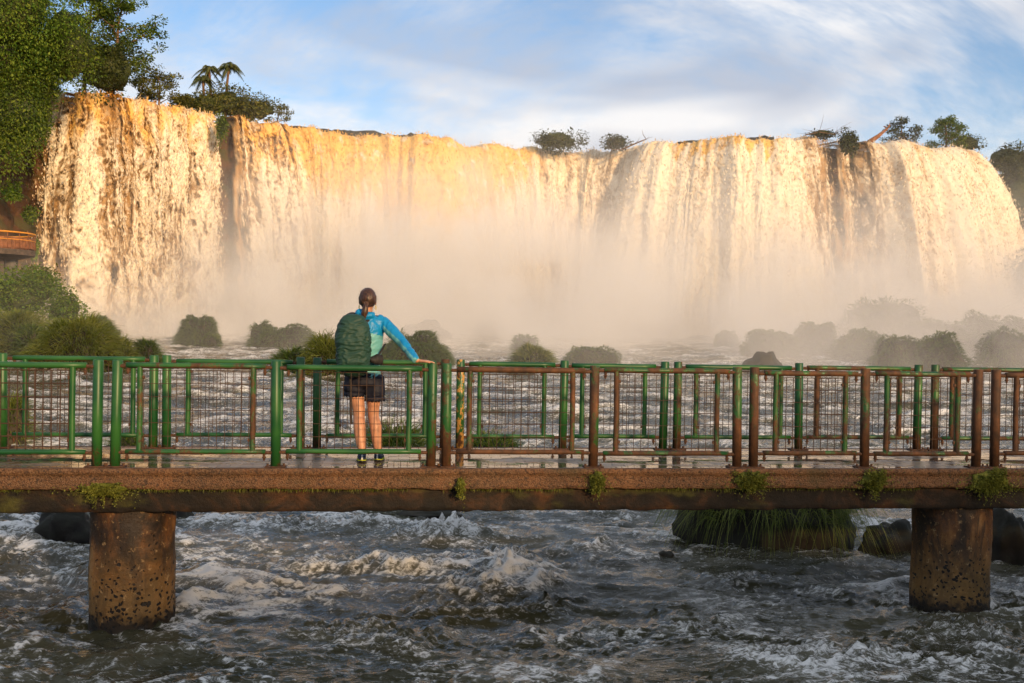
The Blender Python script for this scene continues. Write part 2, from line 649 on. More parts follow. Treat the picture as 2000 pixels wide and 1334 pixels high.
def cliff_sheet(name, path, ztop, zbot, back, nu=260, nv=110, amp=1.0, seed=0):
    """rock face along a path of (x, y), its top turned back as a plateau"""
    path = np.asarray(path, float)
    s = np.concatenate([[0], np.cumsum(np.linalg.norm(np.diff(path, axis=0), axis=1))])
    u = np.linspace(0, s[-1], nu)
    x, y = np.interp(u, s, path[:, 0]), np.interp(u, s, path[:, 1])
    kk = np.ones(9) / 9
    x[4:-4], y[4:-4] = np.convolve(x, kk, 'valid'), np.convolve(y, kk, 'valid')
    tx, ty = np.gradient(x), np.gradient(y)
    l = np.hypot(tx, ty)
    nx, ny = ty / l, -tx / l
    zt = np.interp(np.linspace(0, 1, nu), np.linspace(0, 1, len(np.atleast_1d(ztop))), np.atleast_1d(ztop))
    rows = []
    for j in range(nv):
        f = j / (nv - 1.0)
        if f < .16:
            g = 1 - f / .16
            z = zt + .6 * g * pn2(u / 4, g * 3, 3)
            off = -back * g - .3
        else:
            g = (f - .16) / .84
            z = zt + (zbot - zt) * g
            off = np.zeros(nu) + .8 * g
        P3 = np.stack([u * .33, np.full(nu, 0.0), z * .28], -1)
        blocks = np.floor((fbm3(P3, 3, seed + 2) * 1.4 + z * .22) * 2) / 2
        d = amp * (0.9 * fbm3(P3 * .7, 4, seed) + .5 * (blocks - z * .22) + .25 * pn3(P3 * 6, seed + 5)) * (1 if f >= .16 else .4)
        rows.append(np.stack([x + nx * (off + d), y + ny * (off + d), z + .1 * d], -1))
    return tag(mesh_np(name, np.concatenate(rows), grid_faces(nu, nv), M_CLIFF, True), kind='structure')


bs = np.arange(0, LS[-1], 0.5)
bx, by, bnx, bny, bpx = lip_at(bs)
wall_path = np.stack([bx - bnx * 1.9, by - bny * 1.9], -1)
left_ext = [(-62, 56), (-54, 66), (-46.5, 75), (-42.5, 82)]
cliff_sheet('cliff', left_ext + list(wall_path), [38, 37, 36, 35, 34, 33, 32, 27] + [22.55] * 22, -1.5, 26, 330, 120, 1.0)
cliff_sheet('cliff', [(50.5, 128), (52.5, 118), (56, 112), (62, 108), (72, 100), (84, 88)], [21, 22, 23.5, 25], -1.5, 24, 150, 90, 1.2, 9)

# low ledges of rock and broken water that show just above the lip
def ledge(px0, px1, h, back, name='rock_ledge'):
    sel = (bpx > px0) & (bpx < px1)
    x, y, n0, n1 = bx[sel], by[sel], bnx[sel], bny[sel]
    n = len(x)
    prof = [(-3.0, -1.5), (-.6, .35), (0, .8), (.9, .95), (2.4, .7), (4.5, -.8)]
    u = np.linspace(0, 1, n)
    env = sstep(0, .12, u) * sstep(1, .88, u)
    rows = []
    for j, (o, zz) in enumerate(prof):
        nz = .35 * fbm2(np.arange(n) * .35, np.full(n, j * .8), 3, 8)
        rows.append(np.stack([x - n0 * (back + o), y - n1 * (back + o), ZL - .9 + (h + .9) * (zz * env + .15) + nz * env], -1))
    return tag(mesh_np(name, np.concatenate(rows), grid_faces(n, len(prof)), M_WET, True), kind='structure')


ledge(545, 960, 1.45, 6.5)
ledge(1225, 1590, 1.0, 5.5)
ledge(160, 430, 0.55, 4.0)


# ------------------------------------------------------------------ falling water
def falls_mat():
    m = Mat('falling_water_material')
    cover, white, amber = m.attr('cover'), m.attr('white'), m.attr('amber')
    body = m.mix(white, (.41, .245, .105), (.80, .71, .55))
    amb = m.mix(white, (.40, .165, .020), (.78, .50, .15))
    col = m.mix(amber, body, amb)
    d = m.bsdf(col, .6, None, .15)
    tr = m.n('BsdfTransparent').outputs[0]
    mx = m.n('MixShader', None, i0=cover)
    m.nt.links.new(tr, mx.inputs[1])
    m.nt.links.new(d, mx.inputs[2])
    return m.surf(mx.outputs[0])


M_FALLS = falls_mat()
COVER = [(80, .0), (86, .18), (100, .30), (112, .62), (124, .42), (134, .30), (150, .72), (165, .55), (182, .80), (200, .62), (212, .36), (222, .42),
         (240, .68), (262, .50), (285, .72), (300, .50), (330, .62), (355, .58), (385, .66), (398, .92), (404, .75), (411, .40), (416, -.1), (430, -.8), (449, -.3), (454, .20), (459, .50),
         (464, .36), (472, .55), (492, .85), (505, .50), (520, .78), (540, .72), (560, 1.0), (600, 1.25), (700, 1.3), (1000, 1.3), (1045, 1.2), (1062, .75),
         (1090, .92), (1115, .74), (1140, 1.0), (1165, .66), (1185, .85), (1200, .70), (1225, 1.0), (1260, 1.2), (1560, 1.2), (1582, .78), (1592, .45), (1604, .22),
         (1620, .08), (1635, .10), (1646, .55), (1655, .32), (1664, .06), (1672, .30), (1684, .05), (1694, .60), (1712, 1.2), (1760, 1.0), (1800, 1.25), (1910, 1.25)]
SPEED = [(80, 1.0), (200, 1.5), (430, 1.2), (460, 1.6), (560, 2.6), (650, 3.2), (1000, 2.8), (1080, 1.9), (1220, 2.0), (1300, 3.0), (1560, 2.8), (1620, 1.6),
         (1690, 1.8), (1730, 3.6), (1800, 3.8), (1910, 3.9)]
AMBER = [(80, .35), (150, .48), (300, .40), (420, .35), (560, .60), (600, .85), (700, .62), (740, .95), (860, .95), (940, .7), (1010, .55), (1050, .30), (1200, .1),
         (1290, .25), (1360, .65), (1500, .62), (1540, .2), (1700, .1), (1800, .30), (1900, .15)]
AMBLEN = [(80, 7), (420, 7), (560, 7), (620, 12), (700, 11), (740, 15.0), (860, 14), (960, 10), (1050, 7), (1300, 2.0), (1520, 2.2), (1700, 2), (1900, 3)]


def waterfall(px0, px1, label, nu, nv, seed):
    s0, s1 = np.interp(px0, LPX, LS), np.interp(px1, LPX, LS)
    u = np.linspace(s0, s1, nu)
    x, y, nx, ny, px = lip_at(u)
    root = empty('waterfall', (float(x.mean()), float(y.mean()), 1.0))
    tag(root, label, 'waterfall')
    org = np.array([x.mean(), y.mean(), 1.0])
    ztop = ZL + .34 * fbm2(u / 3.1, u * 0, 4, 61, .6) + .12 * pn2(u / .45, u * 0, 62)
    jag = .9 * fbm2(u / 4.0, u * 0, 3, 63)
    cov0 = interp(px, COVER)
    spd = interp(px, SPEED) * (1 + .10 * fbm2(u / 1.6, u * 0, 3, 64))
    amb0, ambl = interp(px, AMBER), interp(px, AMBLEN)
    f = np.linspace(0, 1, nv)
    U, Fv = np.meshgrid(u, f)
    nap = .05                                           # first rows run over the sill
    drop = np.maximum(0, (Fv - nap) / (1 - nap)) ** 1.15 * (ztop - 0.6)[None, :]
    t = np.sqrt(2 * drop / 9.81)
    run = np.where(Fv < nap, -5.0 * (1 - Fv / nap), 0.0)
    grow = sstep(0.0, 7.0, drop)
    dr = drop / (1 + .022 * drop)
    wu = U + .35 * pn2(U / 1.1, drop / 3.0, 66 + seed) + .10 * pn2(U / .35, drop / .8, 65)
    col1 = fbm2(U / 3.4, drop / 34, 3, 67 + seed)
    col2 = fbm2(wu / 1.0, drop / 12, 3, 68 + seed)
    streak = fbm2(wu / .33, drop / 5.5, 2, 71 + seed)
    bl = np.abs(fbm2(wu / 1.25, (dr - .35 * np.abs(wu % 1.3 - .65)) / 1.7, 4, 69 + seed))
    bl2 = np.abs(fbm2(wu / .5, dr / .8, 3, 70 + seed))
    rdg = lambda a, b, sd: 1 - np.minimum(1, np.abs(pn2(a, b, sd)) * 2.0)
    lace = np.maximum(rdg(wu / .52, dr / .85, 72 + seed), .9 * rdg(wu / .36 + dr * .4, dr / .55, 73 + seed))
    fine = pn2(wu / .17, dr / .26, 74 + seed)
    clump = fbm2(wu / .9, dr / 1.5, 4, 75 + seed, .6)
    left = sstep(620, 520, px)[None, :]
    lowl = left * sstep(9, 17, drop)
    grain = fbm2(wu / .15, dr / .34, 2, 79 + seed)
    d = grow * (0.50 * col1 + .20 * col2 + (.10 + .16 * lowl) * (.45 - bl) + (.05 + .08 * lowl) * (.4 - bl2) + .09 * clump + .06 * streak + .05 * grain) + .10 * (1 - grow) * (col2 + .6 * bl2) + .03 * (lace - .6)
    out = run + spd[None, :] * t + jag[None, :] * 1.0 + d
    Z = ztop[None, :] - drop + np.where(Fv < nap, .25 * (1 - Fv / nap), 0) + .15 * grow * bl2
    X = x[None, :] + nx[None, :] * out
    Y = y[None, :] + ny[None, :] * out
    ok = sstep(-.2, .3, cov0[None, :])
    tt = .34 * (lace - .62) + .20 * fine + .34 * grain + .30 * clump + .42 * col2 + .46 * streak + .30 * col1 + lowl * .9 * (.30 - bl)
    tt = tt * (.62 + .50 * left)
    cover = cov0[None, :] + .10 * left * sstep(.1, .3, cov0[None, :]) + tt + .16 * sstep(8, 20, drop) * ok + .3 * (1 - sstep(0, 1.6, drop)) * ok
    alpha = sstep(.10, .85, cover) * sstep(-.15, .05, cov0[None, :])
    white = sstep(.22, 1.20, .62 * cov0[None, :] + 1.0 * tt + .28 + .10 * grow)
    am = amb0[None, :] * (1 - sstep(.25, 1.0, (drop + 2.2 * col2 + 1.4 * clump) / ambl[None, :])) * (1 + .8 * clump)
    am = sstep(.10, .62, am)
    V = np.stack([X, Y, Z], -1).reshape(-1, 3) - org
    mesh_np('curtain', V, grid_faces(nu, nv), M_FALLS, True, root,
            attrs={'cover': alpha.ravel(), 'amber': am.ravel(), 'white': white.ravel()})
    # a thinner sheet of water running closer to the rock behind the curtain
    sub = np.ix_(np.arange(0, nv, 3), np.arange(0, nu, 3))
    o2 = out - .7 - .30 * t
    V2 = np.stack([(x[None, :] + nx[None, :] * o2)[sub], (y[None, :] + ny[None, :] * o2)[sub], (Z - .25)[sub]], -1).reshape(-1, 3) - org
    c2 = sstep(.15, .6, (cov0[None, :] * 1.15 + .10 + .6 * fbm2(U / .8, drop / 3, 3, 77)))[sub].ravel() * .92
    w2 = sstep(.0, 1.1, .35 + .7 * fbm2(U / .6, drop / 1.6, 3, 78) + .3 * col1)[sub].ravel() * .75
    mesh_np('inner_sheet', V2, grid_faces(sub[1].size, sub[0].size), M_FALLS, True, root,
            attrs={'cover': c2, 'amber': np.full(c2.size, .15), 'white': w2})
    # broken water thrown clear of the curtain
    rs = np.random.RandomState(90 + seed)
    m_ = int((s1 - s0) * (1150 if seed == 0 else 560))
    iu, jv = rs.randint(1, nu - 1, m_), (rs.uniform(0, 1, m_) ** .8 * (nv - 2)).astype(int)
    okm = rs.uniform(0, 1, m_) < np.clip(alpha[jv, iu] * .9 + .12, 0, 1) * sstep(-.1, .2, cov0[iu])
    iu, jv = iu[okm], jv[okm]
    off = np.abs(rs.normal(size=iu.size)) * (.08 + .45 * sstep(0, 12, drop[jv, iu]))
    C = np.stack([X[jv, iu] + nx[iu] * off + rs.normal(size=iu.size) * .06, Y[jv, iu] + ny[iu] * off, Z[jv, iu] + rs.normal(size=iu.size) * .1 + .12 * (drop[jv, iu] < .6)], -1) - org
    n_ = len(C)
    up = np.stack([rs.normal(size=n_) * .35, rs.normal(size=n_) * .35, np.ones(n_)], -1)
    sd = np.stack([nx[iu] * 0 + TX[0] * 0 + rs.normal(size=n_), rs.normal(size=n_), rs.normal(size=n_) * .4], -1)
    sd /= np.linalg.norm(sd, axis=1)[:, None]
    w_ = rs.uniform(.025, .085, n_)[:, None]
    h_ = w_ * rs.uniform(1.2, 2.8, n_)[:, None]
    th = np.cross(up, sd)
    Vd = np.stack([C + up * h_, C + sd * w_ + th * w_ * .4, C - up * h_ * .8, C - sd * w_ + th * w_ * .4], 1).reshape(-1, 3)
    i4 = np.arange(n_) * 4
    Td = np.concatenate([np.stack([i4, i4 + 1, i4 + 2], -1), np.stack([i4, i4 + 2, i4 + 3], -1)])
    wd = np.repeat(np.clip(white[jv, iu] * .8 + rs.uniform(-.25, .35, n_), 0, 1), 4)
    tag(mesh_np('spray', Vd, Td, M_FALLS, True, root, attrs={'cover': np.full(n_ * 4, .9), 'amber': np.repeat(am[jv, iu], 4), 'white': wd}), kind='stuff')
    return root


waterfall(82, 424, 'lacy golden waterfall curtain at the left beside the vine-covered cliff', 420, 300, 0)
waterfall(445, 1590, 'broad misty waterfall across the middle with amber water at its lip', 800, 250, 1)
waterfall(1590, 1906, 'cream waterfall curtain curving away at the right end of the falls', 280, 250, 2)


# ------------------------------------------------------------------ spray
def make_mist():
    x0, x1, y0, y1, z0, z1 = -46.0, 64.0, 34.0, 113.0, -0.6, 21.0
    b = MB()
    b.box(((x0 + x1) / 2, (y0 + y1) / 2, (z0 + z1) / 2), (x1 - x0, y1 - y0, z1 - z0))
    m = Mat('spray_mist_material')
    pos = m.n('NewGeometry').outputs['Position']
    sp = m.n('SeparateXYZ', None, i0=pos)
    X, Y, Z = sp.outputs
    xf = m.math('DIVIDE', m.math('SUBTRACT', X, -46.0), 110.0)
    hgt = m.ramp(xf, [(.0, (.10,) * 3), (.14, (.13,) * 3), (.22, (.27,) * 3), (.30, (.42,) * 3), (.38, (.44,) * 3), (.47, (.32,) * 3), (.56, (.25,) * 3), (.68, (.27,) * 3), (.84, (.20,) * 3), (1.0, (.23,) * 3)])
    hz = m.math('MULTIPLY', hgt, 14.0)
    nz = m.noise(m.coord(src=pos, scale=(.15, .11, .15)), 1.0, 3, .55, .8)
    zz = m.math('SUBTRACT', Z, 1.6)
    fall = m.math('EXPONENT', m.math('MULTIPLY', m.math('DIVIDE', m.math('MAXIMUM', zz, 0.0), hz), -1.0))
    yr = m.rng(Y, 62.0, 90.0)
    near = m.math('MULTIPLY', m.rng(X, -18.0, 20.0, .10, 1.0), m.rng(Y, 35.0, 56.0))
    base = m.math('ADD', m.math('MULTIPLY', yr, .38), m.math('MULTIPLY', near, .060))
    dens = m.math('MULTIPLY', m.math('MULTIPLY', base, fall), m.rng(nz, .32, .66, .05, 1.9))
    top = m.rng(Z, 14.0, 20.5, 1.0, 0.0)
    dens = m.math('MULTIPLY', dens, top)
    v = m.n('VolumePrincipled', None, Color=(.97, .955, .94), Density=dens, Anisotropy=-0.2)
    m.nt.links.new(v.outputs[0], m.out.inputs['Volume'])
    o = b.build('mist', m.m)
    tag(o, 'pale drifting spray rising from the foot of the falls', 'mist', kind='stuff')


if not globals().get('NOMIST'):
    make_mist()

# unseen bank added behind the viewer, crest shaped to shade river and lower bridge
def shade_bank():
    az = np.array([to_sun[0], to_sun[1]])
    az /= np.linalg.norm(az)
    pr = np.array([-az[1], az[0]])
    c0 = np.array([0.0, 10.0]) + az * 34
    a, f = np.meshgrid(np.linspace(-75, 75, 190), np.linspace(0, 1, 46))
    q = f * 30 - 6
    h = 10.15 * sstep(-6, 5, q) * (1 - .25 * sstep(12, 24, q))
    P2 = c0 + a[..., None] * pr + q[..., None] * az
    lum = fbm2(P2[..., 0] / 3.0, P2[..., 1] / 3.0, 4, 81, .6)
    z = -.6 + h * (1 + .03 * pn2(a / 16, q / 16, 82)) + .7 * lum * sstep(0, 4, h)
    V = np.concatenate([P2, z[..., None]], -1).reshape(-1, 3)
    m = Mat('shade_bank_material')
    n = m.noise(m.world(), .8, 5, .65)
    m.surf(m.bsdf(m.ramp(n, [(.3, (.012, .022, .006)), (.55, (.045, .070, .014)), (.75, (.10, .12, .025))]), .8, m.bump(m.noise(m.world(), 2.2, 5, .7), 1.0, .5), .2))
    tag(mesh_np('shade_bank', V, grid_faces(190, 46), m.m, True), kind='structure')


shade_bank()

# ================================================================== the footbridge
DECK = 1.53
BA = math.atan2(0.94, 8.515)
BO = np.array([-3.80, 9.13, DECK])
BD = np.array([math.cos(BA), math.sin(BA), 0.0])
BN = np.array([-math.sin(BA), math.cos(BA), 0.0])
TB = 1.48


def bl_(s, t, z):
    return BO + BD * s + BN * t + np.array([0, 0, z])


def s_on(px, py, t):
    """distance along the bridge where a pixel ray meets the upright plane t metres across it"""
    d = ray(px, py)
    p0 = BO + BN * t
    k = np.dot(p0 - EYE, BN) / np.dot(d, BN)
    return float(np.dot(EYE + d * k - p0, BD))


def paint_mat(name, rust, peel=0.0):
    m = Mat(name)
    w = m.world((1, 1, .45))
    n = m.noise(w, 7, 6, .65, .3)
    n2 = m.noise(m.world(), 60, 3, .6)
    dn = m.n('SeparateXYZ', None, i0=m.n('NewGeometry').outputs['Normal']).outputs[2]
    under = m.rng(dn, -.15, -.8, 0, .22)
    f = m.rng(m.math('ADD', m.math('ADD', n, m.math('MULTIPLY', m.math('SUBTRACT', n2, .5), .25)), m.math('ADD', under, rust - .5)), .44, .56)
    green = m.mix(m.rng(m.noise(m.world(), 2.5, 3), .35, .65), (.008, .070, .018), (.028, .118, .022))
    rst = m.ramp(m.noise(m.world((1, 1, .6)), 11, 5, .7), [(.3, (.028, .014, .007)), (.48, (.075, .032, .012)), (.62, (.125, .048, .016)), (.78, (.21, .095, .034))])
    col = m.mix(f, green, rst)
    if peel:
        pf = m.rng(m.noise(m.world((1, 1, .7)), 22, 4, .6), .50, .56, 0, peel)
        col = m.mix(pf, col, (.45, .24, .06))
    rough = m.math('ADD', m.math('MULTIPLY', f, .30), .42)
    b = m.bump(m.math('ADD', m.math('MULTIPLY', f, .6), m.math('MULTIPLY', n2, m.math('MULTIPLY', f, .8))), .6, .004)
    return m.surf(m.bsdf(col, rough, b, .45))


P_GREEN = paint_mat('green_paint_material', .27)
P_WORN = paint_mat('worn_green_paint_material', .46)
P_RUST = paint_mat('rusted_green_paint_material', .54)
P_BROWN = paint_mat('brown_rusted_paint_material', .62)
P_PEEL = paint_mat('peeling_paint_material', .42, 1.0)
M_WIRE = simple('rusty_wire_material', (.060, .032, .018), .7, .4, 30, .2)
M_BOLT = simple('rusty_bolt_material', (.085, .038, .018), .75, .5, 40, .5)


def railing(t, posts, look, label, wire_r=.0034, zoff=0.0, out=1, seed=0, panels=None, group=None):
    """one free-standing section: posts at distances s along the bridge, framed wire panels hung between them"""
    rg = random.Random(seed)
    s0 = posts[0]
    base = bl_(s0, t, zoff)
    root = empty('railing_section', tuple(base), BA)
    tag(root, label, 'railing', group)
    L = lambda s, tt, z: (s - s0, tt, z)
    H = .99
    pm, rm, um = look
    for k, s in enumerate(posts):
        b = MB()
        ln = rg.uniform(-.012, .012)
        ln2 = rg.uniform(-.008, .008)
        h = H + rg.uniform(-.006, .006)
        b.tube([L(s, 0, .004), L(s + ln * .5, ln2 * .5, h * .5), L(s + ln, ln2, h - .006), L(s + ln, ln2, h)], [.0465, .0465, .0465, .043], 18)
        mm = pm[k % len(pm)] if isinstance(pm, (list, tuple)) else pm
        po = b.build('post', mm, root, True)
        b = MB()
        b.box(L(s, 0, .006), (.19, .13, .012), bev=.003)
        for sg in (-1, 1):
            b.tube([L(s + sg * .075, 0, .01), L(s + sg * .075, 0, .034)], .011, 6)
        pl = b.build('base_plate', M_BOLT, po)
    for k in range(len(posts) - 1):
        if panels and not panels[k]: continue
        a, c = posts[k], posts[k + 1]
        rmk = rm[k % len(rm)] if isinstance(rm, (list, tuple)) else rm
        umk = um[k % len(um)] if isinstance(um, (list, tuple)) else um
        zt, zb = H - .052 + rg.uniform(-.008, .006), .142 + rg.uniform(-.006, .006)
        tf = -.012 * out
        a1, c1 = a + .095, c - .095
        for nm, z, r in (('top_rail', zt, .0280), ('bottom_rail', zb, .0245)):
            b = MB()
            n = 7
            ss = np.linspace(a1, c1, n)
            b.tube([L(q, tf, z + rg.uniform(-.002, .002)) for q in ss], [r * .96] + [r] * (n - 2) + [r * .96], 14)
            rl = b.build(nm, rmk, root, True)
            for q0, q1, q in ((a + .03, a1 + .02, a1 + .012), (c1 - .02, c - .03, c1 - .012)):
                b = MB()
                b.tube([L(q0, tf, z - .008), L(q1, tf, z - .008)], .017, 8)
                b.tube([L(q, tf, z - .012), L(q, tf, z - .062), L(q, tf, z - .085)], [.014, .013, .006], 7)
                b.tube([L(q, tf, z - .048), L(q, tf, z - .058)], .02, 6)
                b.build('bracket', M_BOLT, rl, False)
        ia, ic = a + .215, c - .215
        for q in (ia, ic):
            b = MB()
            b.tube([L(q, tf, zb + .01), L(q + rg.uniform(-.004, .004), tf, (zb + zt) / 2), L(q, tf, zt - .01)], .0265, 12, False)
            up = b.build('upright', umk, root, True)
            sd = 1 if q == ia else -1
            for zz in (zb + .11, zt - .11):
                b = MB()
                b.box(L(q + sd * .034, tf, zz), (.018, .02, .03), bev=.003)
                b.build('clip', M_BOLT, up)
        b = MB()
        w0, w1, z0, z1 = ia + .035, ic - .035, zb + .02, zt - .045
        nw = max(6, int(round((w1 - w0) / .074)))
        for i in range(nw + 1):
            q = w0 + (w1 - w0) * i / nw
            d = rg.uniform(-.003, .003)
            b.tube([L(q, tf, z0), L(q + d, tf + rg.uniform(-.004, .004), (z0 + z1) / 2), L(q, tf, z1)], wire_r, 5, False)
        nh = 6
        for i in range(nh + 1):
            z = z0 + (z1 - z0) * i / nh
            b.tube([L(w0 - .01, tf + .005, z + rg.uniform(-.003, .003)), L((w0 + w1) / 2, tf + .006, z + rg.uniform(-.004, .004)), L(w1 + .01, tf + .005, z)], wire_r * .9, 5, False)
        tag(b.build('wire_mesh', M_WIRE, root), kind='stuff')
    return root


fr = lambda px: s_on(px, 800, 0.0)
bk = lambda px: s_on(px, 780, TB)
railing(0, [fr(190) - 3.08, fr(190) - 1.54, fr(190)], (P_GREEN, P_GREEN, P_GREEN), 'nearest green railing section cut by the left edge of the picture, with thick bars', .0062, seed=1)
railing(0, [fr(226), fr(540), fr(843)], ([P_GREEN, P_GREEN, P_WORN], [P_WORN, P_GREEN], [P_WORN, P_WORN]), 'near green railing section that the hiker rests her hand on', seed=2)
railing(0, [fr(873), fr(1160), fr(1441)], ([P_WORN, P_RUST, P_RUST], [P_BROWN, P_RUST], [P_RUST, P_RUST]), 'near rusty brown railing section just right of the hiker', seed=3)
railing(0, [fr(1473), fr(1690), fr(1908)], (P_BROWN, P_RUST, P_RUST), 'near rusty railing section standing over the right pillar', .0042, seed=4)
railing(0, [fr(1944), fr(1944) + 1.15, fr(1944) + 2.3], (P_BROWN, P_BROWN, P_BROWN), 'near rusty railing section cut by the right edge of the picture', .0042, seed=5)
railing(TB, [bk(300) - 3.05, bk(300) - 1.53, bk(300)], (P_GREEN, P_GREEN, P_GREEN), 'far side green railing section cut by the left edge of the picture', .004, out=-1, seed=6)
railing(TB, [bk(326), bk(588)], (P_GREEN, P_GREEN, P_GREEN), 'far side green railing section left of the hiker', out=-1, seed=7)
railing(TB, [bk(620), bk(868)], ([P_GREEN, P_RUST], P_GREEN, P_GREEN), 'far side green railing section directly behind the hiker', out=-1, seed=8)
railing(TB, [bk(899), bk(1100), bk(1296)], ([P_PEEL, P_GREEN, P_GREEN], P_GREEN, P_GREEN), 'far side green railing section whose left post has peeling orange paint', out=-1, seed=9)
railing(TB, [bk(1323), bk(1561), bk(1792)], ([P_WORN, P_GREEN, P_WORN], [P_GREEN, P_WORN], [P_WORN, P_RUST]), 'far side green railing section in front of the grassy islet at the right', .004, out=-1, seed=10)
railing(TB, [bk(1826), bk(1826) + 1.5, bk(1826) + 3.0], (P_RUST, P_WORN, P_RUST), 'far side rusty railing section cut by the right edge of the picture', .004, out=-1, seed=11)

# ------------------------------------------------------------------ deck, beam, pillars
bridge = empty('footbridge', (0, 0, 0))
tag(bridge, 'weathered concrete footbridge on round pillars crossing the rapids', 'footbridge')
S0, S1 = -9.0, 18.0


def conc_mat():
    m = Mat('stained_concrete_material')
    w = m.world()
    big = m.noise(m.world((1, 1, .8)), 1.6, 4, .6, .3)
    peb = m.voro(w, 85)
    n = m.noise(w, 22, 5, .68)
    c = m.ramp(m.math('ADD', m.math('MULTIPLY', big, .6), m.math('MULTIPLY', n, .4)),
               [(.34, (.036, .017, .008)), (.46, (.085, .036, .014)), (.57, (.135, .053, .018)), (.70, (.22, .095, .034))])
    c = m.mix(m.rng(peb, .30, .65, 0, .35), c, (.30, .18, .09))
    c = m.mix(m.rng(m.noise(w, 40, 4, .66), .50, .64, 0, .85), c, (.026, .014, .008))
    c = m.mix(m.rng(m.noise(m.world((1, 1, 2.5)), 1.1, 5, .65, .5), .52, .70, 0, .55), c, (.06, .045, .015))
    b = m.bump(m.math('SUBTRACT', n, m.math('MULTIPLY', peb, .7)), .8, .012)
    return m.surf(m.bsdf(c, .62, b, .4))


def beam_mat():
    m = Mat('mossy_beam_material')
    w = m.world()
    n = m.noise(m.world((.8, 1, 1)), 3.2, 6, .66, .4)
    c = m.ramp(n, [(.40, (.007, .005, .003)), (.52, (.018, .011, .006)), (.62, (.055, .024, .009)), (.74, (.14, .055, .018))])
    g = m.rng(m.noise(m.world((.5, 1, 1)), 2.4, 5, .62), .52, .68, 0, .85)
    c = m.mix(g, c, m.mix(m.noise(w, 30, 3), (.035, .035, .006), (.13, .12, .02)))
    return m.surf(m.bsdf(c, .7, m.bump(m.noise(w, 34, 6, .7), .8, .015), .35))


def pillar_mat():
    m = Mat('pitted_pillar_material')
    w = m.world()
    z = m.n('SeparateXYZ', None, i0=m.n('NewGeometry').outputs['Position']).outputs[2]
    n = m.noise(m.world((1, 1, .6)), 3.4, 7, .66, .4)
    c = m.ramp(n, [(.38, (.014, .009, .006)), (.46, (.050, .025, .011)), (.53, (.130, .054, .016)), (.60, (.23, .105, .030)), (.72, (.36, .22, .09))])
    low = m.rng(z, .95, .15)
    c = m.mix(m.math('MULTIPLY', low, .65), c, m.mix(m.noise(w, 12, 4, .6), (.20, .10, .022), (.36, .215, .070)))
    vec = m.n('VectorMath', {'operation': 'ADD'}, i0=w)
    nv3 = m.n('TexNoise', None, Vector=w, Scale=14.0, Detail=2.0).outputs['Color']
    sc3 = m.n('VectorMath', {'operation': 'SCALE'}, i0=nv3)
    sc3.inputs['Scale'].default_value = .075
    m.nt.links.new(sc3.outputs[0], vec.inputs[1])
    pits = m.voro(vec.outputs[0], 21, 'F1')
    gate = m.noise(w, 6, 4, .65)
    thr = m.math('ADD', m.rng(low, 0, 1, .04, .37, False), m.math('MULTIPLY', m.math('SUBTRACT', gate, .5), 1.1))
    stain = m.rng(m.noise(m.world((1.2, 1.2, .35)), 4.5, 5, .7, .6), .46, .60, 0, .9)
    c = m.mix(m.math('MULTIPLY', stain, m.rng(low, 0, 1, 1, .35, False)), c, (.030, .019, .012))
    scab = m.rng(m.noise(w, 16, 5, .7), .58, .68, 0, .7)
    c = m.mix(scab, c, (.42, .27, .12))
    p = m.rng(m.math('SUBTRACT', pits, thr), .02, -.04)
    c = m.mix(p, c, (.012, .008, .005))
    wet = m.rng(m.math('ADD', z, m.math('MULTIPLY', m.math('SUBTRACT', m.noise(w, 9, 4, .6), .5), .35)), .20, .08)
    c = m.mix(m.math('MULTIPLY', wet, .92), c, (.010, .008, .006))
    h = m.math('SUBTRACT', m.math('MULTIPLY', m.noise(w, 26, 6, .68), .6), p)
    return m.surf(m.bsdf(c, .55, m.bump(h, .8, .02), .4))


def paver_mat():
    m = Mat('wet_paving_material')
    w = m.world()
    rnd = m.n('NewGeometry').outputs['Random Per Island']
    c = m.mix(rnd, (.105, .078, .058), (.22, .175, .135))
    c = m.mix(m.rng(m.noise(w, 3, 4, .6), .5, .7, 0, .6), c, (.12, .065, .035))
    pud = m.rng(m.math('ADD', m.noise(m.world((.55, 1.6, 1)), 1.5, 4, .6, .5), m.math('MULTIPLY', rnd, .06)), .47, .55)
    rough = m.rng(pud, 0, 1, .30, .03, False)
    b = m.bump(m.noise(w, 90, 2), m.rng(pud, 0, 1, .25, .02, False), .003)
    return m.surf(m.bsdf(m.mix(pud, c, m.mix(.5, c, (.05, .04, .03))), rough, b, .6))


M_CONC, M_BEAM, M_PILLAR, M_PAVE = conc_mat(), beam_mat(), pillar_mat(), paver_mat()


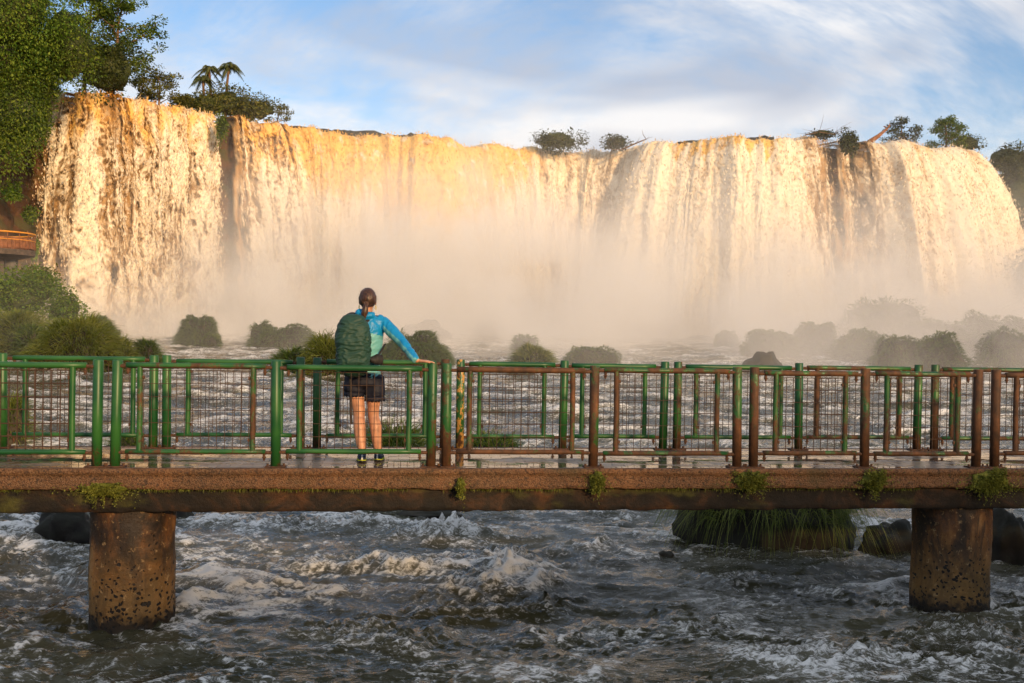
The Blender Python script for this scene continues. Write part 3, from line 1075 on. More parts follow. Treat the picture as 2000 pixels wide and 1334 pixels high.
def extrude(name, prof, mat, ds, amp, seed, parent):
    """profile of (t, z) points swept along the bridge with a rough cast surface"""
    pr = [prof[0]]
    for p in prof[1:]:
        q = pr[-1]
        n = max(1, int(math.hypot(p[0] - q[0], p[1] - q[1]) / ds)) if p[0] < .2 else 1
        for i in range(1, n + 1):
            pr.append((q[0] + (p[0] - q[0]) * i / n, q[1] + (p[1] - q[1]) * i / n))
    pr = np.array(pr)
    ss = np.concatenate([np.linspace(S0, -1.6, 40)[:-1], np.arange(-1.6, 11.2, ds), np.linspace(11.2, S1, 40)])
    Sg, J = np.meshgrid(ss, np.arange(len(pr)))
    T, Z = pr[J, 0], pr[J, 1]
    P3 = np.stack([Sg, T, Z], -1)
    fm = (T < .2)
    dd = amp * (fbm3(P3 * 9, 3, seed) + .8 * np.clip(pn3(P3 * 38, seed + 4), -1, .6)) * fm
    T2 = T - dd
    Z2 = Z - .4 * dd * (Z < -.1) + amp * 1.2 * pn3(P3 * np.array([5, 1, 1]), seed + 9) * ((Z < -.17) & fm)
    V = BO + Sg[..., None] * BD + T2[..., None] * BN
    V[..., 2] += Z2
    return mesh_np(name, V.reshape(-1, 3), grid_faces(len(ss), len(pr)), mat, True, parent)


extrude('deck_slab', [(TB + .16, -.19), (TB + .16, .0), (TB + .08, .0), (TB + .08, -.05), (-.06, -.05), (-.06, .002), (-.125, .002), (-.135, -.012), (-.135, -.05), (-.122, -.058), (-.122, -.185), (-.112, -.195), (TB + .15, -.195)],
        M_CONC, .027, .009, 3, bridge)
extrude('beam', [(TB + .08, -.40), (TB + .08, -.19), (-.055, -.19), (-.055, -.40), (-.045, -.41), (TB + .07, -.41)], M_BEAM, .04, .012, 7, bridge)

b = MB()
rg = random.Random(4)
V, Q = [], []
nrow = int((TB + .14) / .105)
for r in range(nrow):
    t0 = -.055 + r * .105
    s = S0 + (.105 if r % 2 else 0)
    while s < S1:
        z = rg.uniform(-.0015, .0015)
        ta, tb_ = rg.uniform(-.0010, .0010), rg.uniform(-.0008, .0008)
        n0 = len(V)
        for (ds_, dt_) in ((.003, .003), (.207, .003), (.207, .102), (.003, .102)):
            zz = z + (ds_ - .1) * 10 * ta * .4 + (dt_ - .05) * 20 * tb_ * .4
            p = bl_(s + ds_, t0 + dt_, zz)
            V.append(p)
        for i in range(4):
            V.append(V[n0 + i] - np.array([0, 0, .045]))
        Q += [(n0, n0 + 1, n0 + 2, n0 + 3)] + [(n0 + i, n0 + 4 + i, n0 + 4 + (i + 1) % 4, n0 + (i + 1) % 4) for i in range(4)]
        s += .21
tag(mesh_np('paving_blocks', np.array(V), np.array(Q), M_PAVE, False, bridge), kind='stuff')

SP = [s_on(259, 1100, .36), s_on(1856, 1100, .36)]
SP = [SP[0] - (SP[1] - SP[0]), SP[0], SP[1], SP[1] + (SP[1] - SP[0])]
for i, s in enumerate(SP):
    nu, nv = 96, 70
    zz = np.linspace(-3.2, -.405, nv)
    A, Zg = np.meshgrid(np.linspace(0, 2 * np.pi, nu, endpoint=False), zz)
    rr = .385 + .010 * (Zg + .4) * -.3
    P3 = np.stack([np.cos(A) * .43 + i * 3, np.sin(A) * .43, Zg], -1)
    rr = rr + .012 * fbm3(P3 * 2.2, 3, 5) + .006 * pn3(P3 * 12, 8) - .010 * sstep(.25, .6, pn3(P3 * 9, 11)) * sstep(-.9, -1.5, Zg)
    c = bl_(s, .36, 0)
    V = np.stack([c[0] + rr * np.cos(A), c[1] + rr * np.sin(A), DECK + Zg], -1).reshape(-1, 3)
    mesh_np('pillar', V, grid_faces(nu, nv, closed_u=True), M_PILLAR, True, bridge)

# ================================================================== plants: helpers
M_MOSS = leaf_mat('moss_material', (.045, .055, .008), (.14, .155, .02), (.27, .28, .05), 9.0, .25)
M_GRASS = leaf_mat('reed_grass_material', (.065, .095, .016), (.16, .20, .035), (.30, .31, .08), .8, .35)
M_GRASSD = leaf_mat('shore_grass_material', (.030, .062, .012), (.075, .130, .024), (.16, .21, .05), .8, .3)
M_LEAF = leaf_mat('leaf_material', (.026, .060, .008), (.085, .145, .016), (.20, .25, .03), .35, .35)
M_LEAFY = leaf_mat('bright_leaf_material', (.036, .092, .010), (.11, .20, .02), (.24, .31, .04), .4, .4)
M_LEAFD = leaf_mat('dark_leaf_material', (.012, .022, .006), (.038, .056, .013), (.10, .11, .024), .4, .25)
M_LEAFO = leaf_mat('olive_leaf_material', (.036, .048, .010), (.10, .115, .020), (.22, .20, .04), .4, .3)
M_BARK = simple('bark_material', (.15, .085, .045), .8, .4, 6, .6, .2, .05)
M_PALM = leaf_mat('palm_leaf_material', (.03, .045, .012), (.08, .10, .025), (.17, .17, .05), .6, .35)


def leaf_quads(C, size, rs, droop=.35, aspect=.5, up=.3, outward=None):
    """folded leaf at each point of C: two triangles sharing a midrib; returns V, T"""
    n = len(C)
    d = rs.normal(size=(n, 3))
    if outward is not None:
        d = d * .8 + outward
    d[:, 2] = d[:, 2] * .6 - droop
    d /= np.linalg.norm(d, axis=1)[:, None] + 1e-9
    nn = rs.normal(size=(n, 3)) * .6
    nn[:, 2] += up + .4
    if outward is not None: nn += outward * .5
    side = np.cross(d, nn)
    side /= np.linalg.norm(side, axis=1)[:, None] + 1e-9
    nrm = np.cross(side, d)
    sz = size * rs.uniform(.6, 1.35, n)[:, None]
    w = sz * aspect * .5
    mid = C + d * sz * .5
    A = C
    B = mid + side * w + nrm * w * .35
    T_ = C + d * sz
    D = mid - side * w + nrm * w * .35
    V = np.stack([A, B, T_, D], 1).reshape(-1, 3)
    i = np.arange(n) * 4
    T = np.concatenate([np.stack([i, i + 1, i + 2], -1), np.stack([i, i + 2, i + 3], -1)])
    return V, T


def blades(B, D, length, width, rs, droop=.6, seg=3):
    """grass blades from base points B leaning along D, bending over"""
    n = len(B)
    L = length * rs.uniform(.55, 1.25, n)[:, None]
    D = D + rs.normal(size=(n, 3)) * .28
    D /= np.linalg.norm(D, axis=1)[:, None] + 1e-9
    side = np.cross(D, np.array([0, 0, 1.0]) + rs.normal(size=(n, 3)) * .5)
    side /= np.linalg.norm(side, axis=1)[:, None] + 1e-9
    V = []
    for k in range(seg + 1):
        f = k / seg
        c = B + D * L * f
        c = c + np.array([0, 0, -1.0]) * (droop * L * f * f)
        w = width * (1 - .85 * f) * .5
        V += [c - side * w, c + side * w]
    V = np.stack(V, 1).reshape(-1, 3)
    m = 2 * (seg + 1)
    i = np.arange(n) * m
    Q = np.concatenate([np.stack([i + 2 * k, i + 2 * k + 1, i + 2 * k + 3, i + 2 * k + 2], -1) for k in range(seg)])
    return V, Q


def ico(sub=3):
    t = (1 + 5 ** .5) / 2
    V = [(-1, t, 0), (1, t, 0), (-1, -t, 0), (1, -t, 0), (0, -1, t), (0, 1, t), (0, -1, -t), (0, 1, -t), (t, 0, -1), (t, 0, 1), (-t, 0, -1), (-t, 0, 1)]
    F = [(0, 11, 5), (0, 5, 1), (0, 1, 7), (0, 7, 10), (0, 10, 11), (1, 5, 9), (5, 11, 4), (11, 10, 2), (10, 7, 6), (7, 1, 8), (3, 9, 4), (3, 4, 2), (3, 2, 6), (3, 6, 8), (3, 8, 9), (4, 9, 5), (2, 4, 11), (6, 2, 10), (8, 6, 7), (9, 8, 1)]
    V = [np.array(v) / np.linalg.norm(v) for v in V]
    for _ in range(sub):
        c, F2 = {}, []

        def mid(a, b):
            k = (min(a, b), max(a, b))
            if k not in c:
                v = V[a] + V[b]
                V.append(v / np.linalg.norm(v))
                c[k] = len(V) - 1
            return c[k]
        for a, b, d in F:
            x, y, z = mid(a, b), mid(b, d), mid(d, a)
            F2 += [(a, x, z), (b, y, x), (d, z, y), (x, y, z)]
        F = F2
    return np.array(V), np.array(F)


ICO3, ICO3F = ico(3)
ICO2, ICO2F = ico(2)


def rock_mesh(name, mat, parent, radii, seed, amp=.25, freq=1.4):
    P = ICO3.copy()
    n = fbm3(P * freq, 4, seed)
    blk = np.round(fbm3(P * freq * 1.3, 2, seed + 3) * 3) / 3
    P = P * (1 + amp * n + amp * .6 * blk)[:, None] * np.array(radii)
    return mesh_np(name, P, ICO3F, mat, True, parent)


# moss cushions growing on the kerb below the railing posts ------------------
def moss(px, py, wpx, hpx, seed, label, dens=1.0):
    rs = np.random.RandomState(seed)
    s = s_on(px, py, -.13)
    c = at_y(px, py, 9.4)
    d = ray(px, py)
    k = np.dot(bl_(0, -.13, 0) - EYE, BN) / np.dot(d, BN)
    c = EYE + d * k
    ppm = FPX / (d[1] * k)
    rw, rh = wpx / ppm / 2, hpx / ppm / 2
    root = empty('moss_clump', tuple(c), BA)
    tag(root, label, 'moss')
    P = ICO2 * (1 + .35 * fbm3(ICO2 * 2.2, 3, seed))[:, None]
    bl = P * np.array([rw * .8, .05, rh * .8])
    mesh_np('cushion', bl, ICO2F, M_MOSS, True, root)
    n = int(2600 * dens * rw / .15)
    a = rs.uniform(0, 2 * np.pi, n)
    r = np.sqrt(rs.uniform(0, 1, n))
    lob = .78 + .75 * fbm2(np.cos(a) * 2.4, np.sin(a) * 2.4, 3, seed)
    X, Z = np.cos(a) * r * rw * lob, np.sin(a) * r * rh * lob
    hang = (rs.uniform(0, 1, n) < .35) & (pn2(X * 40, X * 0, seed) > .05)
    Z = np.where(hang, Z - rs.uniform(0, 1, n) ** 1.5 * .13, Z)
    X = X + np.where(rs.uniform(0, 1, n) < .12, rs.normal(size=n) * rw * .8, 0)
    Y = -.06 * np.sqrt(np.clip(1 - r * r, 0, 1)) - rs.uniform(0, .015, n)
    V, T = leaf_quads(np.stack([X, Y, Z], -1), .020, rs, .7, .5, .3, np.array([0, -.6, .1]))
    mesh_np('moss_leaves', V, T, M_MOSS, True, root)
    return root


moss(205, 955, 92, 26, 1, 'thin yellow-green moss hanging from the kerb above the left pillar', .8)
moss(899, 950, 20, 42, 2, 'small sprig of moss on the kerb under the rusty post right of the hiker', .7)
moss(1166, 940, 36, 48, 3, 'narrow moss clump on the kerb under the middle rusty post')
moss(1465, 937, 68, 46, 4, 'ragged moss clump on the kerb below two paired rusty posts', .9)
moss(1706, 938, 56, 48, 5, 'moss clump on the kerb under the single rusty post left of the right pillar')
moss(1934, 940, 86, 50, 6, 'thick round moss cushion on the kerb above the right pillar', 1.5)

# ragged fringe of moss and roots along the lower edge of the kerb
rs = np.random.RandomState(8)
n = 5200
ss = rs.uniform(-2, 12, n)
gate = fbm2(ss * .9, ss * 0, 4, 19)
ss = ss[gate + rs.uniform(-.3, .3, n) > -.05]
n = len(ss)
base = BO + ss[:, None] * BD + rs.uniform(-.125, -.07, n)[:, None] * BN
base[:, 2] += -.188 + rs.uniform(-.01, .012, n)
V, Q = blades(base, np.tile([0, -.1, -1.0], (n, 1)), .030 * (1 + .8 * sstep(0, .6, pn2(ss * 2.1, ss * 0, 3)))[:, None], .007, rs, .1, 2)
tag(mesh_np('moss_fringe', V, Q, M_MOSS, True, bridge), kind='stuff')

# ================================================================== islets, shrubs, trees
def ppm_at(y):
    return FPX / y


def grass_mound(px, py, wpx, hpx, label, depth=None, n=2600, mat=None, seed=0, rock=.55, blade=.30, name='grassy_islet', cat='islet', deep=.8, width=None, group=None, droop=.55, tuft=None):
    """a rock in the river overgrown with reed grass"""
    rs = np.random.RandomState(seed + 100)
    if depth is None:
        p = on_river(px, py)
    else:
        p = at_y(px, py, depth)
    y = p[1]
    zb = float(river_base(y)) - .05
    top = at_y(px, py - hpx, y)[2]
    H = max(.15, top - zb)
    W = wpx / ppm_at(y) / 2
    root = empty(name, (float(p[0]), float(y), zb))
    tag(root, label, cat, group)
    sq = lambda D: D / (np.abs(D) ** 2.9).sum(1)[:, None] ** (1 / 2.9)
    P = ICO3.copy()
    nz = 1 + .26 * fbm3(P * 1.5, 3, seed) + .10 * pn3(P * 4, seed + 2)
    P = sq(P)
    shp = P * nz[:, None] * np.array([W * .80, W * deep * .80, H * .72])
    mesh_np('rock', shp, ICO3F, M_WET, True, root)
    if n:
        n = int(n * 1.4)
        d = rs.normal(size=(n, 3))
        d /= np.linalg.norm(d, axis=1)[:, None]
        d[:, 2] = np.abs(d[:, 2])
        d = d[d[:, 2] > (1 - rock) * .25]
        if tuft is not None:
            keep = fbm2(d[:, 0] * 2.5, d[:, 1] * 2.5, 2, seed) > tuft
            d = d[keep]
        nn = 1 + .26 * fbm3(d * 1.5, 3, seed) + .10 * pn3(d * 4, seed + 2)
        B = sq(d) * nn[:, None] * np.array([W * .85, W * deep * .85, H * .77])
        cl = .75 + .6 * np.clip(fbm3(d * 3.2, 2, seed + 7), -.6, 1)
        L = (blade * H * cl)[:, None]
        D = d * np.array([1.2, 1.2, .5]) + np.array([0, 0, .6])
        V, Q = blades(B, D, L, (width or max(.012, .9 / ppm_at(y) * 1.7)), rs, droop, 2 if y > 40 else 3)
        tag(mesh_np('grass', V, Q, mat or M_GRASS, True, root), kind='stuff')
    return root


def shrub(px, py, wpx, hpx, depth, label, mat=None, n=2600, leaf=.22, seed=0, name='shrub', cat='shrub', deep=.8, lobes=9, group=None, droop=.3, zb=None, spray=0.0, core=True):
    """rounded or hanging mass of leaves around a dark interior of twigs"""
    rs = np.random.RandomState(seed + 300)
    c = at_y(px, py, depth)
    W, H = wpx / ppm_at(depth) / 2, hpx / ppm_at(depth)
    root = empty(name, (float(c[0]), float(c[1]), float(c[2])))
    tag(root, label, cat, group)
    dirs = rs.normal(size=(lobes, 3))
    dirs /= np.linalg.norm(dirs, axis=1)[:, None]
    dirs[:, 1] = -np.abs(dirs[:, 1]) * .8
    Cn = dirs * rs.uniform(.35, .62, lobes)[:, None]
    Cn[0] = 0
    Rd = rs.uniform(.36, .56, lobes)
    k = rs.randint(0, lobes, n)
    d = rs.normal(size=(n, 3))
    d /= np.linalg.norm(d, axis=1)[:, None]
    r = rs.uniform(.45, 1.08, n) ** .6
    r = r * (1 + .25 * fbm3(d * 2.4 + Cn[k] * 5, 2, seed))
    U = Cn[k] + d * (Rd[k] * r)[:, None]
    # leaves gather in tufts along the twigs
    U += .05 * np.round(rs.normal(size=(n, 3)) * 1.2) * .5
    S = np.array([W, W * deep, H / 2])
    B = U * S * 1.05 + np.array([0, 0, H / 2])
    if spray:
        hang = rs.uniform(0, 1, n) < spray
        B[hang, 2] -= rs.uniform(0, 1.0, hang.sum()) ** 2 * H * .22
        B[hang, 1] -= rs.uniform(0, .4, hang.sum())
    V, T = leaf_quads(B, leaf * (.7 + .9 * rs.uniform(0, 1, n)[:, None] ** 3), rs, droop, .55, .45, d * .9)
    mesh_np('foliage', V, T, mat or M_LEAF, True, root)
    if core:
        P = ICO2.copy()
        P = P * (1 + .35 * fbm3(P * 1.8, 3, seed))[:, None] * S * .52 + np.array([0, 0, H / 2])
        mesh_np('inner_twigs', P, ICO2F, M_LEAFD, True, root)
    return root


def tree(base, H, spread, label, seed=0, mat=None, leaf=.30, nleaf=4200, lean=(0, 0), first=.35, name='tree', limbs=9, group=None, flat=.7, tr=.16, cl=1.0, bark=None):
    rs = np.random.RandomState(seed + 500)
    root = empty(name, tuple(float(v) for v in base))
    tag(root, label, 'tree', group)
    tb = MB()
    n = 9
    f = np.linspace(0, 1, n)
    wob = np.cumsum(rs.normal(size=(n, 2)) * .04 * H * .35, axis=0) * f[:, None]
    tp = np.stack([lean[0] * H * f ** 1.3 + wob[:, 0], lean[1] * H * f ** 1.3 + wob[:, 1], -.5 + (H * .93 + .5) * f], -1)
    tb.tube(tp, tr * (1 - .8 * f) + .02, 8)
    tips = [tp[-1]]
    for i in range(limbs):
        g = first + (1 - first) * (i + rs.uniform(0, .8)) / limbs
        p0 = np.array([np.interp(g, f, tp[:, q]) for q in range(3)])
        az = i * 2.4 + rs.uniform(-.5, .5)
        L = spread * (1.05 - .55 * max(0, (g - .5) * 1.4)) * rs.uniform(.7, 1.1)
        up = rs.uniform(.25, .75) * H * .28
        pts = [p0]
        for q in (.35, .7, 1.0):
            pts.append(p0 + np.array([math.cos(az + .25 * q) * L * q, math.sin(az + .25 * q) * L * q, up * q ** .8]) + rs.normal(size=3) * .06 * L)
        pts = np.array(pts)
        r0 = tr * (1 - .75 * g) * .62
        tb.tube(pts, [r0, r0 * .7, r0 * .5, r0 * .25], 6)
        tips += [pts[-1], pts[-2] * .5 + pts[-1] * .5]
        for q in range(4):
            e0 = pts[1 + q % 2 + (q > 2)]
            e1 = e0 + np.array([rs.uniform(-1, 1), rs.uniform(-1, 1), rs.uniform(.05, .7)]) * L * .5
            em = (e0 + e1) / 2 + rs.normal(size=3) * .05 * L
            tb.tube([e0, em, e1], [r0 * .4, r0 * .28, r0 * .12], 5)
            tips.append(e1)
    tb.build('trunk', bark or M_BARK, root, True)
    tips = np.array(tips)
    k = rs.randint(0, len(tips), nleaf)
    d = rs.normal(size=(nleaf, 3))
    d /= np.linalg.norm(d, axis=1)[:, None]
    rad = cl * spread * rs.uniform(.20, .36, len(tips))
    C = tips[k] + d * (rad[k] * rs.uniform(.15, 1.0, nleaf) ** .5)[:, None] * np.array([1, 1, flat])
    V, T = leaf_quads(C, leaf, rs, .2, .55, .5, d * .5)
    mesh_np('crown', V, T, mat or M_LEAF, True, root)
    return root


def palm(base, H, R_, label, seed=0, fr_n=17):
    rs = np.random.RandomState(seed + 700)
    root = empty('palm_tree', tuple(float(v) for v in base))
    tag(root, label, 'palm', 'feathery palms above the left falls')
    tb = MB()
    f = np.linspace(0, 1, 7)
    bend = rs.uniform(-.08, .08)
    tp = np.stack([bend * H * f ** 2, 0 * f, -.5 + (H + .5) * f], -1)
    tb.tube(tp, .16 - .05 * f, 8)
    tb.build('trunk', M_BARK, root, True)
    c = tp[-1]
    for i in range(fr_n):
        az = i * 2.39996 + rs.uniform(-.2, .2)
        el = rs.uniform(.15, 1.2) if i < fr_n * .65 else rs.uniform(-.5, .2)
        n = 9
        q = np.linspace(0, 1, n)
        Lf = R_ * rs.uniform(.85, 1.1)
        hx = Lf * (q * math.cos(el) * .85 + .1 * q)
        hz = Lf * (q * math.sin(el) * .9 - (.75 + .25 * math.sin(el)) * q ** 2.1)
        mid = c + np.stack([np.cos(az) * hx, np.sin(az) * hx, hz], -1)
        b = MB()
        b.tube(mid, .025 - .018 * q, 4, False)
        T_ = np.gradient(mid, axis=0)
        T_ /= np.linalg.norm(T_, axis=1)[:, None]
        sd = np.array([-math.sin(az), math.cos(az), 0])
        V, Fq = [], []
        for j in np.linspace(.12, .98, 24):
            p = np.array([np.interp(j, q, mid[:, a]) for a in range(3)])
            tt = np.array([np.interp(j, q, T_[:, a]) for a in range(3)])
            for s in (-1, 1):
                ll = R_ * .26 * (math.sin(math.pi * min(1, j * .85 + .15)) * .8 + .2)
                e = p + (sd * s * .75 + tt * .55 + np.array([0, 0, -.55 + rs.uniform(-.15, .15)])) * ll
                w = tt * .05
                k = len(V)
                V += [p - w, p + w, e]
                Fq.append((k, k + 1, k + 2))
        b.add(V, None, Fq)
        b.build('frond', M_PALM, root, True)
    return root


# ---- left bank: cliff vegetation, from the top of the frame down -------------------
VG = 'vines and shrubs hanging over the left cliff'
shrub(0, 150, 340, 270, 76, 'huge bright green curtain of vines at the upper left corner', M_LEAFY, 24000, .20, 1, 'vine_thicket', 'vines', .6, 22, VG, .9, spray=.35)
shrub(128, 200, 190, 215, 79, 'vine mass just right of the bright green curtain at the upper left', M_LEAF, 14000, .20, 2, 'vine_thicket', 'vines', .6, 14, VG, .8, spray=.3)
shrub(18, 330, 175, 230, 77, 'hanging vines over the red rock left of the falls', M_LEAF, 14000, .20, 3, 'vine_thicket', 'vines', .45, 14, VG, 1.0, spray=.45)
shrub(74, 300, 74, 150, 79, 'narrow strip of vines hanging beside the left edge of the falls', M_LEAF, 2600, .22, 4, 'vine_thicket', 'vines', .5, 7, VG, 1.0, spray=.4)
shrub(70, 215, 150, 140, 81, 'dark vines filling the hollow under the bright green curtain', M_LEAF, 7500, .2, 9, 'vine_thicket', 'vines', .6, 12, VG, .9, spray=.35)
shrub(205, 216, 170, 165, 88, 'dark dense shrub behind the left lip of the falls under the tall tree', M_LEAFD, 9000, .22, 5, 'shrub', 'shrub', .8, 12, None, .3)
shrub(15, 408, 60, 60, 79, 'fern patch on the red rock above the viewing platform', M_LEAFY, 1200, .20, 6, 'fern_patch', 'ferns', .4, 6, None, .8, core=False)
shrub(58, 440, 46, 44, 80, 'small fern tuft at the rock corner beside the falls', M_LEAF, 900, .20, 7, 'fern_patch', 'ferns', .4, 5, None, .8, core=False)
shrub(70, 520, 22, 75, 80, 'thin plants hanging on the rock right of the viewing platform', M_LEAFY, 700, .18, 8, 'fern_patch', 'ferns', .4, 5, None, .9, core=False)

tree(at_y(218, 218, 93), 10.8, 3.3, 'tall tree with reddish branching limbs above the left falls', 1, M_LEAF, .26, 8200, (.06, 0), .25, 'tree', 13, None, .6, .27, .85)
tree(at_y(165, 200, 96), 12.0, 2.6, 'dark crowned tree cut by the top edge behind the vines', 12, M_LEAFD, .28, 5200, (.05, 0), .5, 'tree', 9, None, .6, .2)
tree(at_y(310, 218, 94), 3.7, 1.9, 'small open tree on the lip between the tall tree and the palms', 3, M_LEAFO, .22, 2400, (-.05, 0), .3, 'tree', 8, None, .6, .12)
tree(at_y(270, 215, 95), 3.0, 1.5, 'low crooked tree right below the tall tree', 4, M_LEAFO, .22, 1700, (.1, 0), .3, 'tree', 7, None, .6, .10)
palm(at_y(399, 218, 97), 3.2, 1.6, 'left feathery palm of the three, drooping low over the shrubs', 1)
palm(at_y(412, 218, 98), 4.2, 1.65, 'middle feathery palm of the three above the left falls', 2)
palm(at_y(440, 222, 98), 4.7, 1.75, 'rightmost and tallest of the three feathery palms', 3)
LG = 'shrubs along the lip near the palms'
shrub(362, 224, 70, 46, 96, 'low shrub at the lip left of the palms', M_LEAFO, 2000, .22, 11, group=LG)
shrub(440, 240, 120, 78, 98, 'large olive shrub around the foot of the palms', M_LEAFO, 4200, .22, 12, group=LG)
shrub(398, 232, 90, 58, 96.5, 'leafy shrub hiding the trunk of the left palm', M_LEAFO, 2600, .22, 16, group=LG)
shrub(472, 243, 100, 66, 99, 'bushy olive shrub between the large one and the rounded one', M_LEAFO, 2800, .22, 17, group=LG)
shrub(505, 243, 100, 56, 100, 'rounded olive shrub right of the palms', M_LEAFO, 3000, .22, 13, group=LG)
tree(at_y(540, 246, 101), 2.0, 1.2, 'little flat topped tree at the end of the shrubs on the left lip', 14, M_LEAFO, .2, 1000, (.15, 0), .3, 'tree', 6, None, .5, .08)
shrub(432, 285, 26, 75, 90.5, 'strip of green plants in the dark gap between the left falls', M_LEAF, 1300, .2, 15, 'shrub', 'shrub', .5, 7, None, .8, spray=.3)

# ---- lip, middle and right ---------------------------------------------------------
shrub(1090, 300, 122, 52, 108, 'wide shrub island on the lip in the middle of the falls', M_LEAFD, 3600, .24, 21)
shrub(1203, 296, 74, 34, 107, 'low brown-green shrub right of the wide shrub island on the lip', M_LEAFD, 1800, .22, 22)
shrub(1602, 272, 62, 22, 101, 'flat brush with driftwood on the lip left of the round tuft', M_LEAFD, 900, .2, 23)
shrub(1656, 302, 48, 52, 100, 'round grassy tuft drooping over the lip of the right falls', M_LEAFD, 2600, .22, 24, droop=1.2, spray=.3)
tree(at_y(1760, 284, 107), 2.3, 1.7, 'small bushy tree on the right lip beside the fallen log', 25, M_LEAFD, .22, 2400, (0, 0), .2, 'tree', 8, None, .6, .10)
tree(at_y(1848, 296, 110), 3.4, 2.0, 'taller round tree on the right lip', 26, M_LEAF, .24, 3800, (0, 0), .2, 'tree', 9, None, .7, .14)
shrub(1885, 310, 80, 56, 112, 'shrub at the foot of the taller tree on the right lip', M_LEAFD, 2200, .22, 27)
shrub(1968, 352, 130, 78, 110, 'dark bushes on top of the right cliff', M_LEAFD, 3600, .24, 28)
shrub(2000, 490, 150, 190, 107, 'vines draped down the right cliff', M_LEAFD, 4200, .24, 29, 'vine_thicket', 'vines', .4, 10, None, .9, spray=.4)
shrub(1985, 400, 90, 110, 109, 'shrubs clinging to the upper right cliff below the dark bushes', M_LEAFD, 2600, .24, 31, 'shrub', 'shrub', .5, 9, None, .8, spray=.3)
shrub(2010, 610, 100, 140, 100, 'misty greenery at the foot of the right cliff', M_LEAFD, 3000, .24, 30, 'shrub', 'shrub', .5, 9, None, .6)


def log(name, pts, r, label, twigs=0, seed=0, mat=None):
    rs = np.random.RandomState(seed)
    pts = np.array(pts)
    c = pts.mean(0)
    b = MB()
    b.tube(pts - c, np.linspace(r, r * .4, len(pts)), 8)
    for k in range(twigs):
        p = pts[rs.randint(0, len(pts))] - c
        e = p + rs.normal(size=3) * np.array([1.0, .5, .5]) + np.array([0, 0, .35])
        b.tube([p, (p + e) / 2 + rs.normal(size=3) * .12, e], [r * .4, r * .25, r * .1], 5)
    o = b.build(name, mat or M_BARK, None, True)
    o.location = tuple(float(v) for v in c)
    return tag(o, label, 'driftwood')


log('driftwood_branch', [at_y(1215, 292, 105), at_y(1235, 283, 105), at_y(1262, 272, 105.5)], .10, 'bare dead branch on the lip right of the low shrub', 7, 3)
log('driftwood_log', [at_y(1572, 264, 100), at_y(1600, 258, 100), at_y(1628, 262, 100)], .06, 'grey driftwood lying on the brush at the lip', 14, 4)
M_LOG = simple('red_log_material', (.24, .10, .045), .8, .4, 5, .6, .2, .05)
log('fallen_log', [at_y(1698, 278, 104), at_y(1715, 266, 104.5), at_y(1732, 252, 105)], .30, 'reddish fallen log leaning against the small bushy tree on the right lip', 3, 5, M_LOG)

# ---- viewing platform on the left cliff --------------------------------------------
def platform():
    D_ = 70.0
    c = at_y(-20, 487, D_)
    root = empty('viewing_platform', tuple(float(v) for v in c))
    tag(root, 'viewing platform with yellow handrail jutting from the left cliff', 'platform')
    R0 = 2.95
    a = np.linspace(-math.pi * .62, math.pi * .62, 40)
    ring = lambda r, z: np.stack([r * np.cos(a), r * np.sin(a) * .9, np.full(a.size, z)], -1)
    M_PLD = simple('platform_concrete_material', (.085, .060, .045), .8, .4, 3, .5)
    M_PY = simple('yellow_handrail_material', (.62, .26, .03), .5, .15, 4, .1)
    M_PB = simple('brown_balustrade_material', (.20, .075, .03), .7, .35, 4, .4)
    b = MB()
    n = 40
    V = np.concatenate([ring(R0, -.05), ring(R0, -.42), ring(R0 * .5, -.75)])
    V = np.vstack([V, [[0, 0, -.05], [0, 0, -.75]]])
    Q = list(grid_faces(n, 3))
    T = [(3 * n, i, i + 1) for i in range(n - 1)] + [(3 * n + 1, 2 * n + i + 1, 2 * n + i) for i in range(n - 1)]
    b.add(V, Q, T)
    b.box((-1.6, 1.2, -.3), (3.6, 4.6, .5))
    b.build('deck', M_PLD, root)
    b = MB()
    b.tube(ring(R0, 1.12), .06, 8)
    b.build('handrail', M_PY, root, True)
    b = MB()
    b.tube(ring(R0, .62), .035, 6)
    b.build('middle_rail', M_PY, root, True)
    for k in range(0, 40, 3):
        p = ring(R0, 0)[k]
        b = MB()
        b.tube([p, p + np.array([0, 0, 1.1])], .035, 6)
        b.build('baluster', M_PB, root, True)
    for k in range(39):
        p0, p1 = ring(R0 - .03, 0)[k], ring(R0 - .03, 0)[k + 1]
        b = MB()
        ang = math.atan2(p1[1] - p0[1], p1[0] - p0[0])
        b.box((p0 + p1) / 2 + np.array([0, 0, .42]), (np.linalg.norm(p1 - p0) - .03, .03, .72), ang)
        b.build('slat', M_PB, root)
    b = MB()
    b.tube([(1.2, .6, -4.0), (1.2, .6, -.6)], .45, 16)
    b.build('support_column', simple('grey_column_material', (.12, .11, .10), .8, .3, 2, .5), root, True)


platform()

# ---- left bank shrubs and grass below the platform ---------------------------------
SG = 'shrubs on the left bank below the platform'
shrub(40, 640, 190, 125, 62, 'wide green shrub on the left bank below the viewing platform', M_LEAFY, 10000, .16, 41, group=SG, deep=.9, lobes=16)
shrub(82, 590, 90, 78, 66, 'upper shrub on the left bank against the falls', M_LEAFO, 3600, .17, 42, group=SG, lobes=9)
shrub(128, 655, 92, 100, 61, 'rounded shrub at the right end of the left bank', M_LEAFY, 5200, .15, 43, group=SG, lobes=10)
GI = 'grassy islets in the river'
grass_mound(35, 652, 100, 62, 'pale grass tussock over red rock at the left edge', 52, 2400, M_GRASS, 1, group=GI, blade=.4)
grass_mound(62, 664, 50, 40, 'small grass tussock right of the red rock at the left edge', 50, 1400, M_GRASSD, 2, group=GI, blade=.4)
grass_mound(150, 700, 150, 86, 'broad reedy islet just behind the left railing', 44, 5200, M_GRASS, 3, group=GI, blade=.42)
